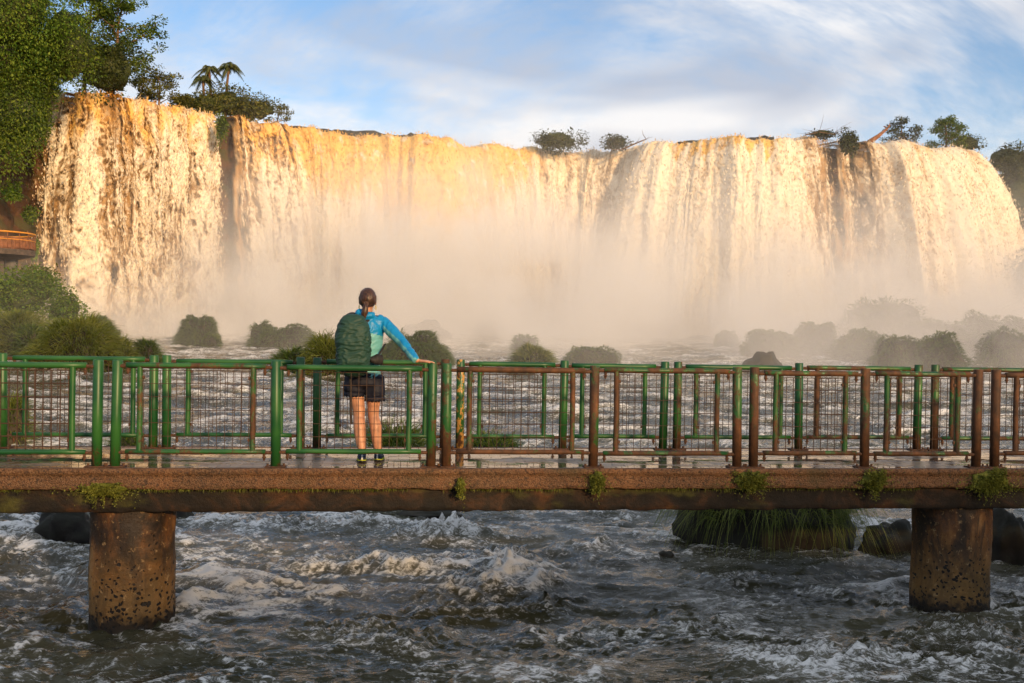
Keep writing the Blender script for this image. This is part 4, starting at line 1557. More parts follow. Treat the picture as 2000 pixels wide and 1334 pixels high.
grass_mound(225, 698, 90, 42, 'low reedy islet right of the broad one behind the left railing', 45, 2600, M_GRASS, 4, group=GI, blade=.5)
grass_mound(288, 698, 46, 40, 'small round reed tuft behind the left railing', 46, 1500, M_GRASSD, 5, group=GI, blade=.5)
grass_mound(195, 660, 74, 44, 'hazy grassy rock on the waterline below the left falls', 68, 1900, M_GRASSD, 6, group=GI)
grass_mound(387, 668, 74, 60, 'dome shaped grassy rock standing alone left of the hiker', 66, 3600, M_GRASSD, 7, group=GI, deep=.9, blade=.30, droop=.75)
grass_mound(412, 672, 40, 24, 'low grassy ledge at the right foot of the dome shaped rock', 65, 1000, M_GRASSD, 8, group=GI)
grass_mound(556, 668, 132, 38, 'long grassy rock left of the hiker in the mist', 66, 3200, M_GRASSD, 9, group=GI, blade=.30, droop=.75)
grass_mound(512, 664, 50, 44, 'higher grassy knob at the left end of the long grassy rock', 66.5, 1200, M_GRASSD, 10, group=GI, blade=.30, droop=.75)
grass_mound(640, 712, 76, 62, 'reed tuft behind the railing at the hiker\'s left shoulder', 42, 2400, M_GRASS, 11, group=GI, blade=.5)
grass_mound(575, 712, 80, 36, 'low reeds behind the railing post left of the hiker', 43, 1800, M_GRASSD, 12, group=GI, blade=.55)
grass_mound(812, 706, 150, 66, 'tall grassy islet behind the hiker\'s outstretched arm', 48, 5200, M_GRASSD, 13, group=GI, blade=.30, droop=.75)
grass_mound(778, 650, 40, 14, 'grass tip rising left of the far rock behind the arm', 60, 500, M_GRASSD, 14, group=GI)
grass_mound(1040, 700, 80, 32, 'reedy islet in the mist right of the hiker', 46, 2400, M_GRASS, 15, group=GI, blade=.45)
grass_mound(1026, 684, 50, 38, 'hazy rounded rock behind the reedy islet', 62, 1000, M_GRASSD, 16, group=GI)
grass_mound(1150, 702, 130, 30, 'long low reedy islet in the mist right of the hiker', 50, 2800, M_GRASSD, 17, group=GI, blade=.30, droop=.75)
MG = 'misty boulders below the right falls'
for k, (x, y, w, h, d, lab) in enumerate([
        (1420, 668, 42, 26, 76, 'smallest pale boulder at the left of the misty group'),
        (1503, 684, 92, 52, 64, 'misty boulder with a double top left of the tall rounded one'),
        (1592, 688, 78, 72, 66, 'tall rounded boulder in the mist'),
        (1684, 696, 96, 66, 60, 'wide misty boulder right of the tall rounded one'),
        (1752, 700, 78, 54, 52, 'greenish rounded boulder in the middle of the misty group'),
        (1832, 702, 92, 60, 52, 'large green rounded boulder near the right railing'),
        (1962, 702, 96, 72, 56, 'tall grey-green boulder near the right edge'),
        (1718, 690, 150, 116, 78, 'highest hazy rock behind the misty boulders'),
        (1830, 690, 170, 78, 76, 'long hazy ridge of rock behind the green boulders'),
        (1925, 690, 110, 84, 76, 'peaked hazy rock at the back of the right group'),
        (1990, 690, 80, 76, 74, 'hazy rock cut by the right edge')]):
    grass_mound(x, y, w * 1.22, h, lab, d, 2800, M_GRASSD, 30 + k, group=MG, blade=.22, name='grassy_boulder', cat='boulder', droop=.8)


def river_rock(px, py, wpx, hpx, label, depth=None, seed=0, deep=.8):
    p = on_river(px, py) if depth is None else at_y(px, py, depth)
    zb = float(river_base(p[1]))
    W = wpx / ppm_at(p[1]) / 2
    H = max(.1, at_y(px, py - hpx, p[1])[2] - zb)
    o = rock_mesh('river_rock', M_WET, None, (W, W * deep, H), seed, .22, 1.5)
    o.location = (float(p[0]), float(p[1]), zb - .02)
    return tag(o, label, 'rock', 'dark rocks in the rapids')


river_rock(332, 667, 32, 9, 'small dark rock left of the dome shaped grassy rock', None, 1)
river_rock(1368, 668, 56, 14, 'flat dark rock in the misty rapids right of centre', None, 2)
river_rock(1490, 702, 84, 12, 'dark rock splashed by white rapids left of the misty boulders', 48, 3)
river_rock(130, 1060, 110, 80, 'black wet rock behind the left pillar', 13.2, 4)
river_rock(345, 1022, 70, 40, 'black rock just right of the left pillar under the deck', 14.5, 5)
river_rock(850, 1030, 150, 34, 'dark rock behind the highest white wave under the bridge', 15.5, 6)
river_rock(1300, 1116, 40, 18, 'small black rock breaking the surface below the islet', 12.6, 7)
river_rock(1960, 1110, 110, 110, 'grey sloping rock half hidden by the right pillar', 12.8, 8)
river_rock(1740, 1078, 110, 60, 'dark wet rock between the overhanging grass and the right pillar', 13.3, 9)
river_rock(20, 905, 90, 60, 'dark rock seen through the left railing', 22, 10)
river_rock(830, 648, 90, 20, 'pale hazy rock far behind the hiker\'s arm', 84, 12)

# ---- grass close behind the bridge --------------------------------------------------
grass_mound(775, 1000, 130, 190, 'grass tuft behind the far railing beside the hiker\'s legs', 17, 2200, M_GRASSD, 51, blade=.5, width=.014, name='grass_tuft', cat='grass tuft', group='grass tufts behind the far railing', deep=.7)
grass_mound(962, 960, 110, 120, 'grass tuft behind the far railing below the peeling post', 19, 1700, M_GRASSD, 52, blade=.5, width=.014, name='grass_tuft', cat='grass tuft', group='grass tufts behind the far railing', deep=.7)
grass_mound(245, 950, 70, 110, 'grass tuft behind the paired green posts at the left', 20, 1200, M_GRASSD, 53, blade=.45, width=.014, name='grass_tuft', cat='grass tuft', group='grass tufts behind the far railing', deep=.7)
grass_mound(18, 900, 70, 150, 'grass tuft behind the railing at the left edge', 22, 1300, M_GRASS, 54, blade=.45, width=.014, name='grass_tuft', cat='grass tuft', group='grass tufts behind the far railing', deep=.7)


def overhang_islet():
    rs = np.random.RandomState(77)
    p = at_z(1530, 1078, 0.0)
    c = np.array([p[0], p[1] + .9, 0.0])
    root = empty('grassy_islet', tuple(c))
    tag(root, 'dark rock under the bridge at the right with long grass hanging over it', 'islet', GI)
    P = ICO3 * (1 + .25 * fbm3(ICO3 * 1.4, 4, 5))[:, None] * np.array([1.25, .85, 1.15])
    mesh_np('rock', P, ICO3F, M_WET, True, root)
    n = 3600
    d = rs.normal(size=(n, 3))
    d /= np.linalg.norm(d, axis=1)[:, None]
    d[:, 2] = np.abs(d[:, 2])
    d = d[d[:, 2] > .30]
    cl = fbm2(d[:, 0] * 3.5, d[:, 1] * 3.5, 2, 9)
    d = d[cl > -.28]
    B = d * np.array([1.2, .85, 1.05])
    D = d * np.array([.8, .8, .35]) + np.array([0, -.12, .75])
    L = .62 + .25 * np.clip(fbm2(d[:, 0] * 4, d[:, 1] * 4, 2, 12), -.7, 1)
    V, Q = blades(B, D, L[:, None], .013, rs, .95, 6)
    n = 1000
    az = rs.uniform(-2.9, -.25, n)
    g = fbm2(az * 3, az * 0, 2, 6)
    az = az[g + rs.uniform(-.3, .3, n) > .05]
    n = len(az)
    B2 = np.stack([np.cos(az) * 1.28, np.sin(az) * .92, rs.uniform(.45, .95, n)], -1)
    D2 = np.stack([np.cos(az) * .55 + rs.normal(size=n) * .35, np.sin(az) * .75, rs.uniform(.1, 1.0, n)], -1)
    V2, Q2 = blades(B2, D2, rs.uniform(.35, 1.0, n)[:, None], .012, rs, 1.3, 6)
    Q = np.concatenate([Q, Q2 + len(V)])
    V = np.vstack([V, V2])
    tag(mesh_np('grass', V, Q, M_GRASS, True, root), kind='stuff')


overhang_islet()

# ================================================================== the hiker
PT = .44
PS = s_on(714, 800, PT)
PBASE = bl_(PS, PT, 0.0)


def loc_of(px, py, t):
    """point in the hiker's frame (right, forward, up) under a pixel, t metres across the bridge"""
    d = ray(px, py)
    p0 = BO + BN * t
    k = np.dot(p0 - EYE, BN) / np.dot(d, BN)
    v = EYE + d * k - PBASE
    return np.array([np.dot(v, BD), np.dot(v, BN), v[2]])


def loft(rings, n=22):
    """rings: (centre, rx, ry[, axis]) stacked; ellipses across the local path, closed with domes"""
    C = np.array([r[0] for r in rings], float)
    m = len(C)
    T = np.gradient(C, axis=0)
    T /= np.linalg.norm(T, axis=1)[:, None]
    a = np.linspace(0, 2 * np.pi, n, endpoint=False)
    V = []
    for i in range(m):
        t = T[i]
        u = np.array([1.0, 0, 0]) - t * t[0]
        if np.linalg.norm(u) < .35:
            u = np.array([0, 0, 1.0]) - t * t[2]
        u /= np.linalg.norm(u)
        w = np.cross(t, u)
        V.append(C[i] + np.cos(a)[:, None] * u * rings[i][1] + np.sin(a)[:, None] * w * rings[i][2])
    V = np.concatenate(V)
    Q = grid_faces(n, m, closed_u=True)
    e0 = C[0] - T[0] * min(rings[0][1], rings[0][2]) * .5
    e1 = C[-1] + T[-1] * min(rings[-1][1], rings[-1][2]) * .5
    V = np.vstack([V, e0, e1])
    Tt = [(m * n, (i + 1) % n, i) for i in range(n)] + [(m * n + 1, (m - 1) * n + i, (m - 1) * n + (i + 1) % n) for i in range(n)]
    return V, Q, np.array(Tt)


def limb(pts, rad, n=14, sub=4):
    """smooth tapered limb through joints"""
    pts, rad = np.array(pts, float), np.array(rad, float)
    k = len(pts)
    q = np.linspace(0, k - 1, (k - 1) * sub + 1)
    P = np.stack([np.interp(q, range(k), pts[:, i]) for i in range(3)], -1)
    r = np.interp(q, range(k), rad)
    if k > 2:
        for _ in range(2):
            P[1:-1] = .25 * P[:-2] + .5 * P[1:-1] + .25 * P[2:]
    return loft([(p, x, x) for p, x in zip(P, r)], n)


def ball(c, r):
    return ICO2 * np.array(r) + np.array(c), None, ICO2F


def fuse(shapes, voxel, smooth=3):
    """one continuous skin over overlapping closed shapes; returns V, quads"""
    b = MB()
    for s in shapes:
        b.add(s[0], s[1], s[2])
    o = b.build('fuse_tmp', None)
    md = o.modifiers.new('r', 'REMESH')
    md.mode = 'VOXEL'
    md.voxel_size = voxel
    dg = bpy.context.evaluated_depsgraph_get()
    me = bpy.data.meshes.new_from_object(o.evaluated_get(dg))
    n = len(me.vertices)
    V = np.zeros(n * 3)
    me.vertices.foreach_get('co', V)
    V = V.reshape(-1, 3)
    nl = len(me.loops)
    li = np.zeros(nl, dtype=np.int32)
    me.loops.foreach_get('vertex_index', li)
    ed = np.zeros(len(me.edges) * 2, dtype=np.int32)
    me.edges.foreach_get('vertices', ed)
    ed = ed.reshape(-1, 2)
    Q = li.reshape(-1, 4)
    old = o.data
    bpy.data.objects.remove(o)
    bpy.data.meshes.remove(old)
    bpy.data.meshes.remove(me)
    deg = np.bincount(ed.ravel(), minlength=n)[:, None]
    for _ in range(smooth):
        S = np.zeros_like(V)
        np.add.at(S, ed[:, 0], V[ed[:, 1]])
        np.add.at(S, ed[:, 1], V[ed[:, 0]])
        V = V * .4 + .6 * S / np.maximum(deg, 1)
    return V, Q


def vnormals(V, Q):
    N = np.zeros_like(V)
    fn = np.cross(V[Q[:, 2]] - V[Q[:, 0]], V[Q[:, 3]] - V[Q[:, 1]])
    for i in range(4):
        np.add.at(N, Q[:, i], fn)
    return N / (np.linalg.norm(N, axis=1)[:, None] + 1e-12)


person = empty('person', tuple(float(v) for v in PBASE), BA)
tag(person, 'hiker in a two-tone blue rain jacket and dark shorts, back turned, hand on the railing', 'person')

M_SKIN = simple('skin_material', (.52, .25, .145), .45, .10, 9, .08, .45, .003)
HEAD = loc_of(718, 588, PT)
sh_r, sh_l = loc_of(748, 630, PT), loc_of(682, 626, PT)
hip = loc_of(709, 742, PT)
hand0 = loc_of(822, 704, -.005)
rail_z = .99 - .052 + .0295
wrist = np.array([hand0[0], hand0[1], rail_z + .040])
tip_dir = np.array([.985, -.02, -.02])
elbow = (sh_r + wrist) / 2 + np.array([.004, .02, -.004])
kn_l, kn_r = loc_of(701, 812, PT - .02), loc_of(729, 812, PT + .02)
an_l, an_r = loc_of(707, 886, PT - .10), loc_of(739, 882, PT - .03)
th_l, th_r = loc_of(694, 752, PT), loc_of(730, 752, PT)
cf_l, cf_r = loc_of(702, 838, PT - .05), loc_of(734, 838, PT - .0)
for v in (an_l, an_r): v[2] = .085
neck = np.array([HEAD[0] * .8 + .2 * (sh_r[0] + sh_l[0]) / 2, HEAD[1] - .02, 1.46])
chest = np.array([(sh_r[0] + sh_l[0]) / 2, 0, 1.28])
waist = np.array([hip[0] + .015, 0, 1.0])


def hand(w, d, up, curl, side):
    """palm with four fingers and a thumb; w wrist, d pointing along the hand, up the back of the hand"""
    d = d / np.linalg.norm(d)
    up = up - d * np.dot(up, d)
    up /= np.linalg.norm(up)
    s = np.cross(d, up) * side                          # towards the thumb
    sh = [loft([(w, .024, .018), (w + d * .03, .034, .016), (w + d * .062, .040, .014), (w + d * .085, .038, .012)], 12)]
    # the palm is wide along s: rebuild its rings with the right axes
    R_ = []
    a = np.linspace(0, 2 * np.pi, 12, endpoint=False)
    for q, rw, rt in ((0, .024, .019), (.03, .034, .016), (.06, .041, .0145), (.088, .039, .012)):
        R_.append(w + d * q + np.cos(a)[:, None] * s * rw + np.sin(a)[:, None] * up * rt)
    V = np.vstack(R_ + [w[None], (w + d * .094)[None]])
    m_ = 4
    sh = [(V, grid_faces(12, m_, closed_u=True), np.array([(48, (i + 1) % 12, i) for i in range(12)] + [(49, 36 + i, 36 + (i + 1) % 12) for i in range(12)]))]
    for off, L in ((.029, .072), (.010, .080), (-.010, .075), (-.028, .058)):
        b0 = w + d * .080 + s * off
        p1 = b0 + d * L * .42 + s * off * .12 - up * curl * .10 * L
        p2 = p1 + d * L * .32 - up * curl * .55 * L * .6
        p3 = p2 + d * L * .22 - up * curl * .9 * L * .5
        sh.append(limb([b0 - d * .015, p1, p2, p3], [.0095, .009, .008, .0065], 10, 3))
    t0 = w + d * .025 + s * .022
    sh.append(limb([t0, t0 + d * .028 + s * .026, t0 + d * .055 + s * .036 - up * curl * .02, t0 + d * .075 + s * .038 - up * curl * .03], [.013, .0115, .0095, .007], 10, 3))
    return sh


lw, le = np.array([sh_l[0] + .10, .26, 1.12]), np.array([sh_l[0] - .035, .10, 1.11])
body = [loft([(np.array([hip[0], 0, .80]), .13, .10), (np.array([hip[0], 0, .90]), .14, .10), (waist, .115, .085), (chest + [0, 0, -.08], .13, .095), (chest + [0, 0, .08], .135, .09), (np.array([neck[0], -.0, 1.41]), .08, .06)]),
        limb([np.array([neck[0], -.01, 1.40]), HEAD + np.array([0, -.01, -.06])], [.052, .05]),
        ball(HEAD + [0, .005, .012], (.075, .095, .105)), ball(HEAD + [0, .045, -.045], (.056, .058, .065)),
        ball(HEAD + [0, .105, -.01], (.012, .016, .02)), ball(HEAD + [-.078, .01, -.012], (.010, .018, .028)), ball(HEAD + [.078, .01, -.012], (.010, .018, .028)),
        limb([sh_r + [-.05, 0, -.02], sh_r + [.0, 0, -.015], elbow, wrist + np.array([-.03, 0, .0])], [.035, .034, .030, .024]),
        limb([sh_l + [.03, 0, 0], le, lw], [.05, .04, .026]),
        limb([th_l + [0, 0, .10], th_l + [-.003, 0, -.04], kn_l + [0, 0, .06], kn_l, cf_l + [0, -.012, .02], (cf_l + an_l) / 2 + [0, -.006, -.01], an_l + [0, 0, .03], an_l + [0, 0, -.02]],
             [.082, .080, .062, .057, .060, .050, .037, .037], 16),
        limb([th_r + [0, 0, .10], th_r + [.003, 0, -.04], kn_r + [0, 0, .06], kn_r, cf_r + [0, -.012, .02], (cf_r + an_r) / 2 + [0, -.006, -.01], an_r + [0, 0, .03], an_r + [0, 0, -.02]],
             [.080, .078, .060, .055, .060, .050, .037, .037], 16)]
body += hand(wrist + np.array([-.01, 0, 0]), tip_dir, np.array([0, 0, 1.0]), .35, 1)
body += hand(lw, np.array([.7, .45, .25]), np.array([-.2, .5, .8]), .8, -1)
Vb, Qb = fuse(body, .0075, 2)
mesh_np('body', Vb, Qb, M_SKIN, True, person)

M_EYE = simple('eye_material', (.03, .02, .015), .2, .1, 5, 0)
for sx in (-1, 1):
    V, _, T = ball(HEAD + [sx * .028, .092, .012], (.010, .007, .006))
    mesh_np('eye', V, T, M_EYE, True, person)
V, _, T = ball(HEAD + [0, .098, -.055], (.020, .006, .005))
mesh_np('mouth', V, T, simple('lip_material', (.40, .13, .10), .5, .1), True, person)


def hair_mat():
    m = Mat('brown_hair_material')
    v = m.coord('Object', (1, 1, .16))
    n = m.noise(v, 95, 4, .7)
    c = m.ramp(n, [(.34, (.010, .005, .004)), (.5, (.042, .018, .009)), (.66, (.14, .062, .028))])
    return m.surf(m.bsdf(c, .42, m.bump(n, .5, .004), .5))


M_HAIR = hair_mat()
# cap of hair drawn back to the tie
P = ICO3.copy()
back = sstep(.45, -.15, P[:, 1])
low = sstep(-.15, -.9, P[:, 2])
rad = np.array([.088, .106, .116])
Pn = P * rad
wv = 1 + .035 * np.sin(np.arctan2(P[:, 0], P[:, 2]) * 16) * .35 + .05 * fbm3(P * 3.0, 3, 4)
Pn = Pn * wv[:, None]
Pn[:, 0] *= 1 - .30 * low
Pn[:, 2] = np.where(P[:, 2] < -.55, -.55 * rad[2] + (Pn[:, 2] + .55 * rad[2]) * .45, Pn[:, 2])
Pn[:, 1] = np.where(P[:, 1] > .35, Pn[:, 1] * .55 + .35 * rad[1] * .45, Pn[:, 1])
hair = mesh_np('hair', Pn + HEAD + [0, -.008, .016], ICO3F, M_HAIR, True, person)
tie = HEAD + np.array([-.010, -.112, -.030])
sh = [limb([tie + [.0, .035, .01], tie, tie + [-.006, -.020, -.035], tie + [-.012, -.015, -.085], tie + [-.018, -.006, -.125], tie + [-.022, .0, -.160]], [.024, .017, .028, .034, .029, .010], 14, 4)]
V, Q, T = sh[0]
V = V + .004 * pn3(V * np.array([90, 90, 14]), 3)[:, None] * np.array([1, 1, 0])
mesh_np('ponytail', V, [Q, T], M_HAIR, True, hair)
b = MB()
an = np.linspace(0, 2 * np.pi, 17)
b.tube(np.stack([tie[0] + .019 * np.cos(an), tie[1] - .004 + 0 * an + .006 * np.sin(an), tie[2] + .017 * np.sin(an)], -1), .0065, 6, False)
b.build('hair_tie', simple('hair_tie_material', (.10, .06, .045), .7), hair, True)
rs = np.random.RandomState(3)
n = 420
d = rs.normal(size=(n, 3))
d /= np.linalg.norm(d, axis=1)[:, None]
d[:, 1] = -np.abs(d[:, 1]) * .6
B = HEAD + [0, -.008, .016] + d * rad * 1.0
V, Q = blades(B, d * .5 + np.array([0, -.1, .15]), .030, .0013, rs, .6, 4)
tag(mesh_np('loose_hairs', V, Q, M_HAIR, True, hair), kind='stuff')
M_GOLD = simple('earring_material', (.75, .55, .05), .3, .1, 5, 0)
for sx in (-1, 1):
    b = MB()
    p = HEAD + np.array([sx * .079, .0, -.040])
    b.tube([p, p + [sx * .004, 0, -.02], p + [sx * .002, 0, -.046]], [.002, .0055, .004], 7)
    b.build('earring', M_GOLD, person, True)


# jacket -------------------------------------------------------------------
def cloth(name, c, rough=.5):
    m = Mat(name)
    v = m.coord('Object')
    n = m.noise(m.coord('Object', (1, 1, .7)), 26, 4, .6, .5)
    return m.surf(m.bsdf(m.mix(n, tuple(x * .82 for x in c), tuple(min(1, x * 1.12) for x in c)), rough, m.bump(n, .35, .006), .35))


M_BLUE = cloth('blue_jacket_material', (.005, .235, .52), .42)
M_TEAL = cloth('pale_teal_jacket_material', (.14, .42, .44), .5)
hem = loc_of(712, 738, PT)
jr = [(np.array([hip[0] + .012, -.01, .815]), .158, .125), (np.array([hip[0] + .012, -.01, .88]), .152, .122), (np.array([waist[0], -.01, 1.0]), .145, .112), (np.array([chest[0], -.012, 1.16]), .160, .118),
      (np.array([chest[0], -.015, 1.30]), .172, .118), (np.array([chest[0], -.012, 1.385]), .150, .100), (np.array([neck[0], -.01, 1.445]), .085, .075)]
jk = [loft(jr, 30),
      limb([sh_r + [-.05, 0, .0], sh_r + [.015, -.01, -.012], elbow, wrist + np.array([-.05, .0, .012])], [.080, .064, .046, .034], 18, 6),
      limb([sh_l + [.04, 0, 0], sh_l + [-.01, 0, -.02], le, lw + np.array([-.03, -.02, 0])], [.07, .07, .057, .042], 18, 6),
      limb([np.array([neck[0] - .055, -.075, 1.455]), np.array([neck[0] - .03, -.10, 1.44]), np.array([neck[0] + .03, -.10, 1.435]), np.array([neck[0] + .065, -.06, 1.45])], [.026, .036, .034, .024], 12, 5),
      ball([neck[0] - .072, -.055, 1.462], (.042, .045, .036))]
Vj, Qj = fuse(jk, .009, 3)
N = vnormals(Vj, Qj)
u_arm = np.clip(((Vj - sh_r) @ (wrist - sh_r)) / np.dot(wrist - sh_r, wrist - sh_r), 0, 1)
onarm = sstep(.10, .22, u_arm) * (Vj[:, 0] > sh_r[0] - .02)
wr = pn3(Vj * np.array([9, 9, 16]) + 1.5 * pn3(Vj * 7, 2)[:, None], 6)
wr2 = pn3(Vj * 34, 9)
Vj = Vj + N * (.0075 * (1 - np.abs(wr) * 2.2) + .0020 * wr2)[:, None] * (1 - .3 * onarm[:, None])
# folds running around the sleeve
Vj = Vj + N * (onarm * (.006 * (1 - 2.0 * np.abs(pn2(u_arm * 9 + Vj[:, 2] * 8, Vj[:, 1] * 7, 4)))))[:, None]
fc = Vj[Qj].mean(1)
ua = np.clip(((fc - sh_r) @ (wrist - sh_r)) / np.dot(wrist - sh_r, wrist - sh_r), 0, 1.1)
line = sh_r + ua[:, None] * (wrist - sh_r)
arm_f = (fc[:, 0] > sh_r[0] + .005) & (ua > .05)
below = (fc[:, 2] - line[:, 2]) < (.016 - .006 * np.sin(np.clip(ua, 0, 1) * 3))
torso_teal = (~arm_f) & (fc[:, 2] < 1.272 - .9 * np.clip(np.abs(fc[:, 0] - chest[0]) - .03, 0, 1) * .3)
midx = np.where((arm_f & below) | torso_teal, 1, 0)
mesh_np('jacket', Vj, Qj, None, True, person, mats=[M_BLUE, M_TEAL], midx=midx)

# shorts -------------------------------------------------------------------
M_SHORT = cloth('navy_shorts_material', (.012, .013, .026), .7)
hl, hr = loc_of(694, 768, PT), loc_of(731, 777, PT)
so = [loft([(np.array([hip[0], 0, .93]), .150, .115), (np.array([hip[0], -.008, .83]), .176, .135), (np.array([hip[0], -.008, .76]), .180, .135)], 26),
      limb([th_l + [.0, 0, .08], np.array([hl[0] - .012, -.0, (th_l[2] + hl[2]) / 2]), np.array([hl[0] - .014, 0, hl[2] + .02])], [.10, .105, .103], 20, 4),
      limb([th_r + [.0, 0, .08], np.array([hr[0] + .004, -.0, (th_r[2] + hr[2]) / 2]), np.array([hr[0] + .006, 0, hr[2] + .02])], [.10, .103, .100], 20, 4)]
Vs, Qs = fuse(so, .009, 3)
N = vnormals(Vs, Qs)
Vs = Vs + N * (.006 * (1 - 2 * np.abs(pn3(Vs * np.array([13, 13, 7]), 5))) + .002 * pn3(Vs * 40, 8))[:, None]
shorts = mesh_np('shorts', Vs, Qs, M_SHORT, True, person)
for h, off, r in ((hl, -.014, .100), (hr, .006, .097)):
    n = 96
    a = np.linspace(0, 2 * np.pi, n, endpoint=False)
    V = []
    for z, rr in ((.016, r - .004), (-.004, r), (-.020, r + .003)):
        sc = (np.abs(np.sin(a * 9)) * .013 if z < -.01 else 0)
        V.append(np.stack([h[0] + off + rr * np.cos(a), rr * np.sin(a), h[2] + z - sc + 0 * a], -1))
    o = mesh_np('lace_hem', np.concatenate(V), grid_faces(n, 3, closed_u=True), M_SHORT, True, shorts)
    sm = o.modifiers.new('thickness', 'SOLIDIFY')
    sm.thickness = .003

# shoes --------------------------------------------------------------------
M_SHOE = simple('navy_shoe_material', (.020, .035, .080), .6, .3, 30, .3)
M_LIME = simple('lime_sole_material', (.55, .60, .04), .5, .1, 8, .1)
M_DARKS = simple('dark_sole_material', (.02, .018, .016), .6, .2, 30, .4)
M_WHITE = simple('white_heel_material', (.70, .70, .68), .5, .05, 8, .1)
for an_, yaw in ((an_l, .06), (an_r, -.12)):
    sh_root = empty('shoe', (float(an_[0]), float(an_[1]), 0.0), yaw)
    sh_root.parent = person
    prof = [(-.062, .028, .052), (-.045, .038, .060), (.0, .040, .062), (.06, .043, .052), (.11, .046, .040), (.155, .040, .030), (.185, .022, .022)]
    rings = [(np.array([0, y, .020 + h * .52]), w, h * .62) for y, w, h in prof]
    Vu, Qu = fuse([loft(rings, 18), limb([np.array([0, -.005, .05]), np.array([0, -.008, .112])], [.040, .043], 16)], .006, 2)
    mesh_np('upper', Vu, Qu, M_SHOE, True, sh_root)
    a = np.linspace(0, 2 * np.pi, 40, endpoint=False)
    y = .062 + .135 * np.cos(a)
    wd = np.interp(y, [-.073, -.05, .0, .11, .16, .197], [.016, .036, .042, .050, .042, .012])
    x = np.sign(np.sin(a)) * wd * np.abs(np.sin(a)) ** .5
    for nm, z0, z1, mt, k in (('sole', .001, .016, M_DARKS, 1.0), ('sole_stripe', .0165, .024, M_LIME, 1.03)):
        lift = .010 * sstep(-.02, -.075, y)
        lo = np.stack([x * k, y, z0 + lift + .01 * sstep(.14, .2, y)], -1)
        hi = np.stack([x * k, y, z1 + lift + .01 * sstep(.14, .2, y)], -1)
        V = np.vstack([lo, hi, [[0, .06, z0]], [[0, .06, z1]]])
        T = [(80, (i + 1) % 40, i) for i in range(40)] + [(81, 40 + i, 40 + (i + 1) % 40) for i in range(40)]
        mesh_np(nm, V, [grid_faces(40, 2, closed_u=True), np.array(T)], mt, False, sh_root)
    b = MB()
    b.box((0, -.068, .058), (.014, .012, .050), bev=.004)
    b.build('heel_tab', M_WHITE, sh_root)

# ------------------------------------------------------------------ backpack
bpx = loc_of(690, 674, .20)
pack = empty('backpack', tuple(float(v) for v in (PBASE + BD * bpx[0] + BN * (bpx[1]) + np.array([0, 0, bpx[2]]))), BA)
tag(pack, 'backpack under a crumpled dark green rain cover on the hiker\'s back', 'backpack')
tz, bz = loc_of(690, 613, .20)[2] - bpx[2], loc_of(690, 737, .20)[2] - bpx[2]
nz, na = 110, 150
zz = np.linspace(0, 1, nz)
A, Zt = np.meshgrid(np.linspace(0, 2 * np.pi, na, endpoint=False), zz)
wpr = np.interp(zz, [0, .03, .10, .2, .45, .65, .82, .92, .97, 1.0], [.04, .090, .122, .145, .158, .158, .138, .108, .088, .03])[:, None]
dpr = np.interp(zz, [0, .03, .10, .25, .55, .8, .93, .98, 1.0], [.03, .09, .125, .150, .152, .130, .100, .07, .02])[:, None]
cx_ = np.interp(zz, [0, .3, .7, 1.0], [.012, .0, -.002, -.004])[:, None]
ex = .62
X = cx_ + wpr * np.sign(np.cos(A)) * np.abs(np.cos(A)) ** ex
Y = dpr * np.sign(np.sin(A)) * np.abs(np.sin(A)) ** ex
Z = bz + (tz - bz) * Zt
P3 = np.stack([X, Y, Z], -1)
wq = P3 + .05 * np.stack([pn3(P3 * 6, 1), pn3(P3 * 6, 2), pn3(P3 * 6, 3)], -1)
cre = 1 - np.abs(pn3(wq * np.array([5.0, 5.0, 21.0]), 7)) * 2.4
cre2 = 1 - np.abs(pn3(wq * np.array([13, 13, 34.0]), 8)) * 2.2
dia = 1 - np.abs(pn3(np.stack([wq[..., 0] * 14 + wq[..., 2] * 9, wq[..., 1] * 8, wq[..., 2] * 16 - wq[..., 0] * 8], -1), 9)) * 2.4
disp = .0080 * cre + .0055 * cre2 + .0075 * dia + .006 * pn3(P3 * 5, 12)
nr = np.stack([np.cos(A), np.sin(A), 0 * A], -1)
P3 = P3 + nr * disp[..., None] * np.interp(zz, [0, .04, .9, 1], [.2, 1, 1, .3])[:, None, None]
M_COVER = cloth('green_rain_cover_material', (.018, .056, .040), .6)
Vp = np.vstack([P3.reshape(-1, 3), [[0, 0, bz - .002], [0, 0, tz + .001]]])
nn_ = nz * na
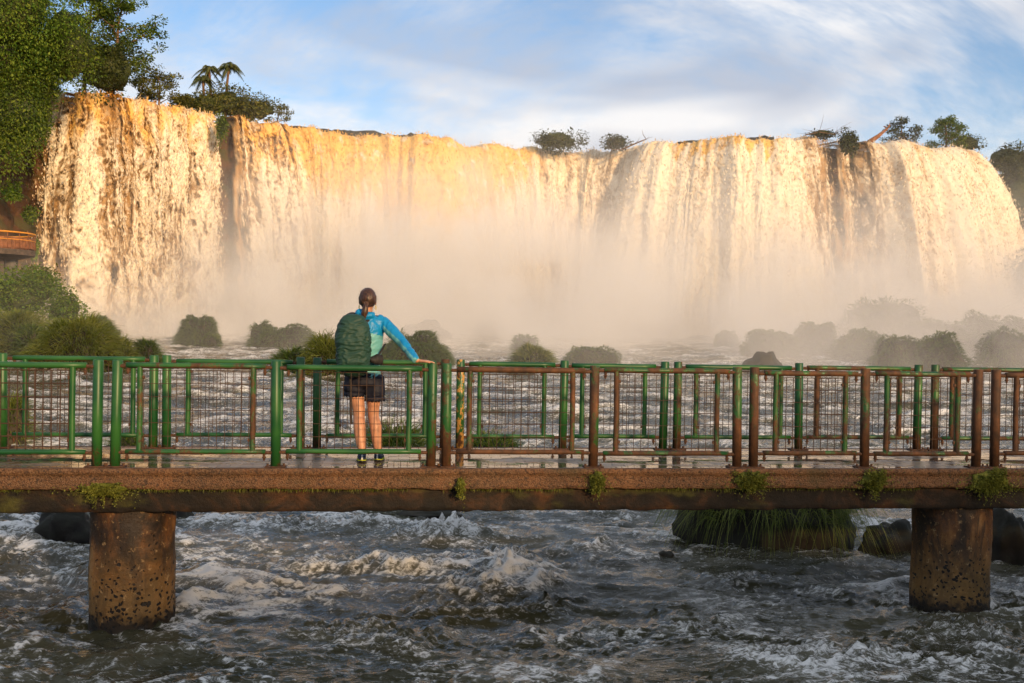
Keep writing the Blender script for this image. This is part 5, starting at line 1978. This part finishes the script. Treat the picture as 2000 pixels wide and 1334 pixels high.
Tp = [(nn_, (i + 1) % na, i) for i in range(na)] + [(nn_ + 1, nn_ - na + i, nn_ - na + (i + 1) % na) for i in range(na)]
mesh_np('rain_cover', Vp, [grid_faces(na, nz, closed_u=True), np.array(Tp)], M_COVER, True, pack)
M_BLACK = simple('black_webbing_material', (.018, .016, .016), .65, .3, 30, .3)


def strap(name, pts, w, th):
    pts = np.array(pts) - np.array([bpx[0], bpx[1], bpx[2]])
    q = np.linspace(0, len(pts) - 1, 24)
    P = np.stack([np.interp(q, range(len(pts)), pts[:, i]) for i in range(3)], -1)
    for _ in range(3): P[1:-1] = .25 * P[:-2] + .5 * P[1:-1] + .25 * P[2:]
    V, Q, T = loft([(p, w, th) for p in P], 10)
    return mesh_np(name, V, [Q, T], M_BLACK, True, pack)


strap('shoulder_strap', [loc_of(714, 628, .30), loc_of(722, 619, .40), loc_of(733, 618, .46), np.array([sh_r[0] - .06, .10, 1.44]), np.array([sh_r[0] - .05, .135, 1.30]), np.array([sh_r[0] - .06, .13, 1.10]), np.array([sh_r[0] - .03, .0, 1.0])], .030, .010)
strap('shoulder_strap', [loc_of(672, 622, .30), np.array([sh_l[0] + .04, -.04, 1.47]), np.array([sh_l[0] + .05, .10, 1.43]), np.array([sh_l[0] + .05, .135, 1.30]), np.array([sh_l[0] + .04, .13, 1.10]), np.array([sh_l[0] + .02, .0, 1.0])], .028, .010)
strap('side_strap', [loc_of(736, 704, .30), loc_of(742, 690, .32), loc_of(748, 680, .36), loc_of(752, 672, .42)], .010, .004)
Vh, Qh = fuse([loft([(loc_of(722, 702, .25) - bpx, .030, .045), (loc_of(735, 702, .27) - bpx, .040, .055), (loc_of(746, 703, .30) - bpx, .034, .05)], 16)], .007, 2)
mesh_np('hip_belt_pouch', Vh + .004 * pn3(Vh * 30, 3)[:, None], Qh, M_BLACK, True, pack)
strap('hanging_strap', [loc_of(684, 735, .24), loc_of(685, 770, .26), loc_of(685, 800, .26), loc_of(686, 828, .26)], .012, .006)
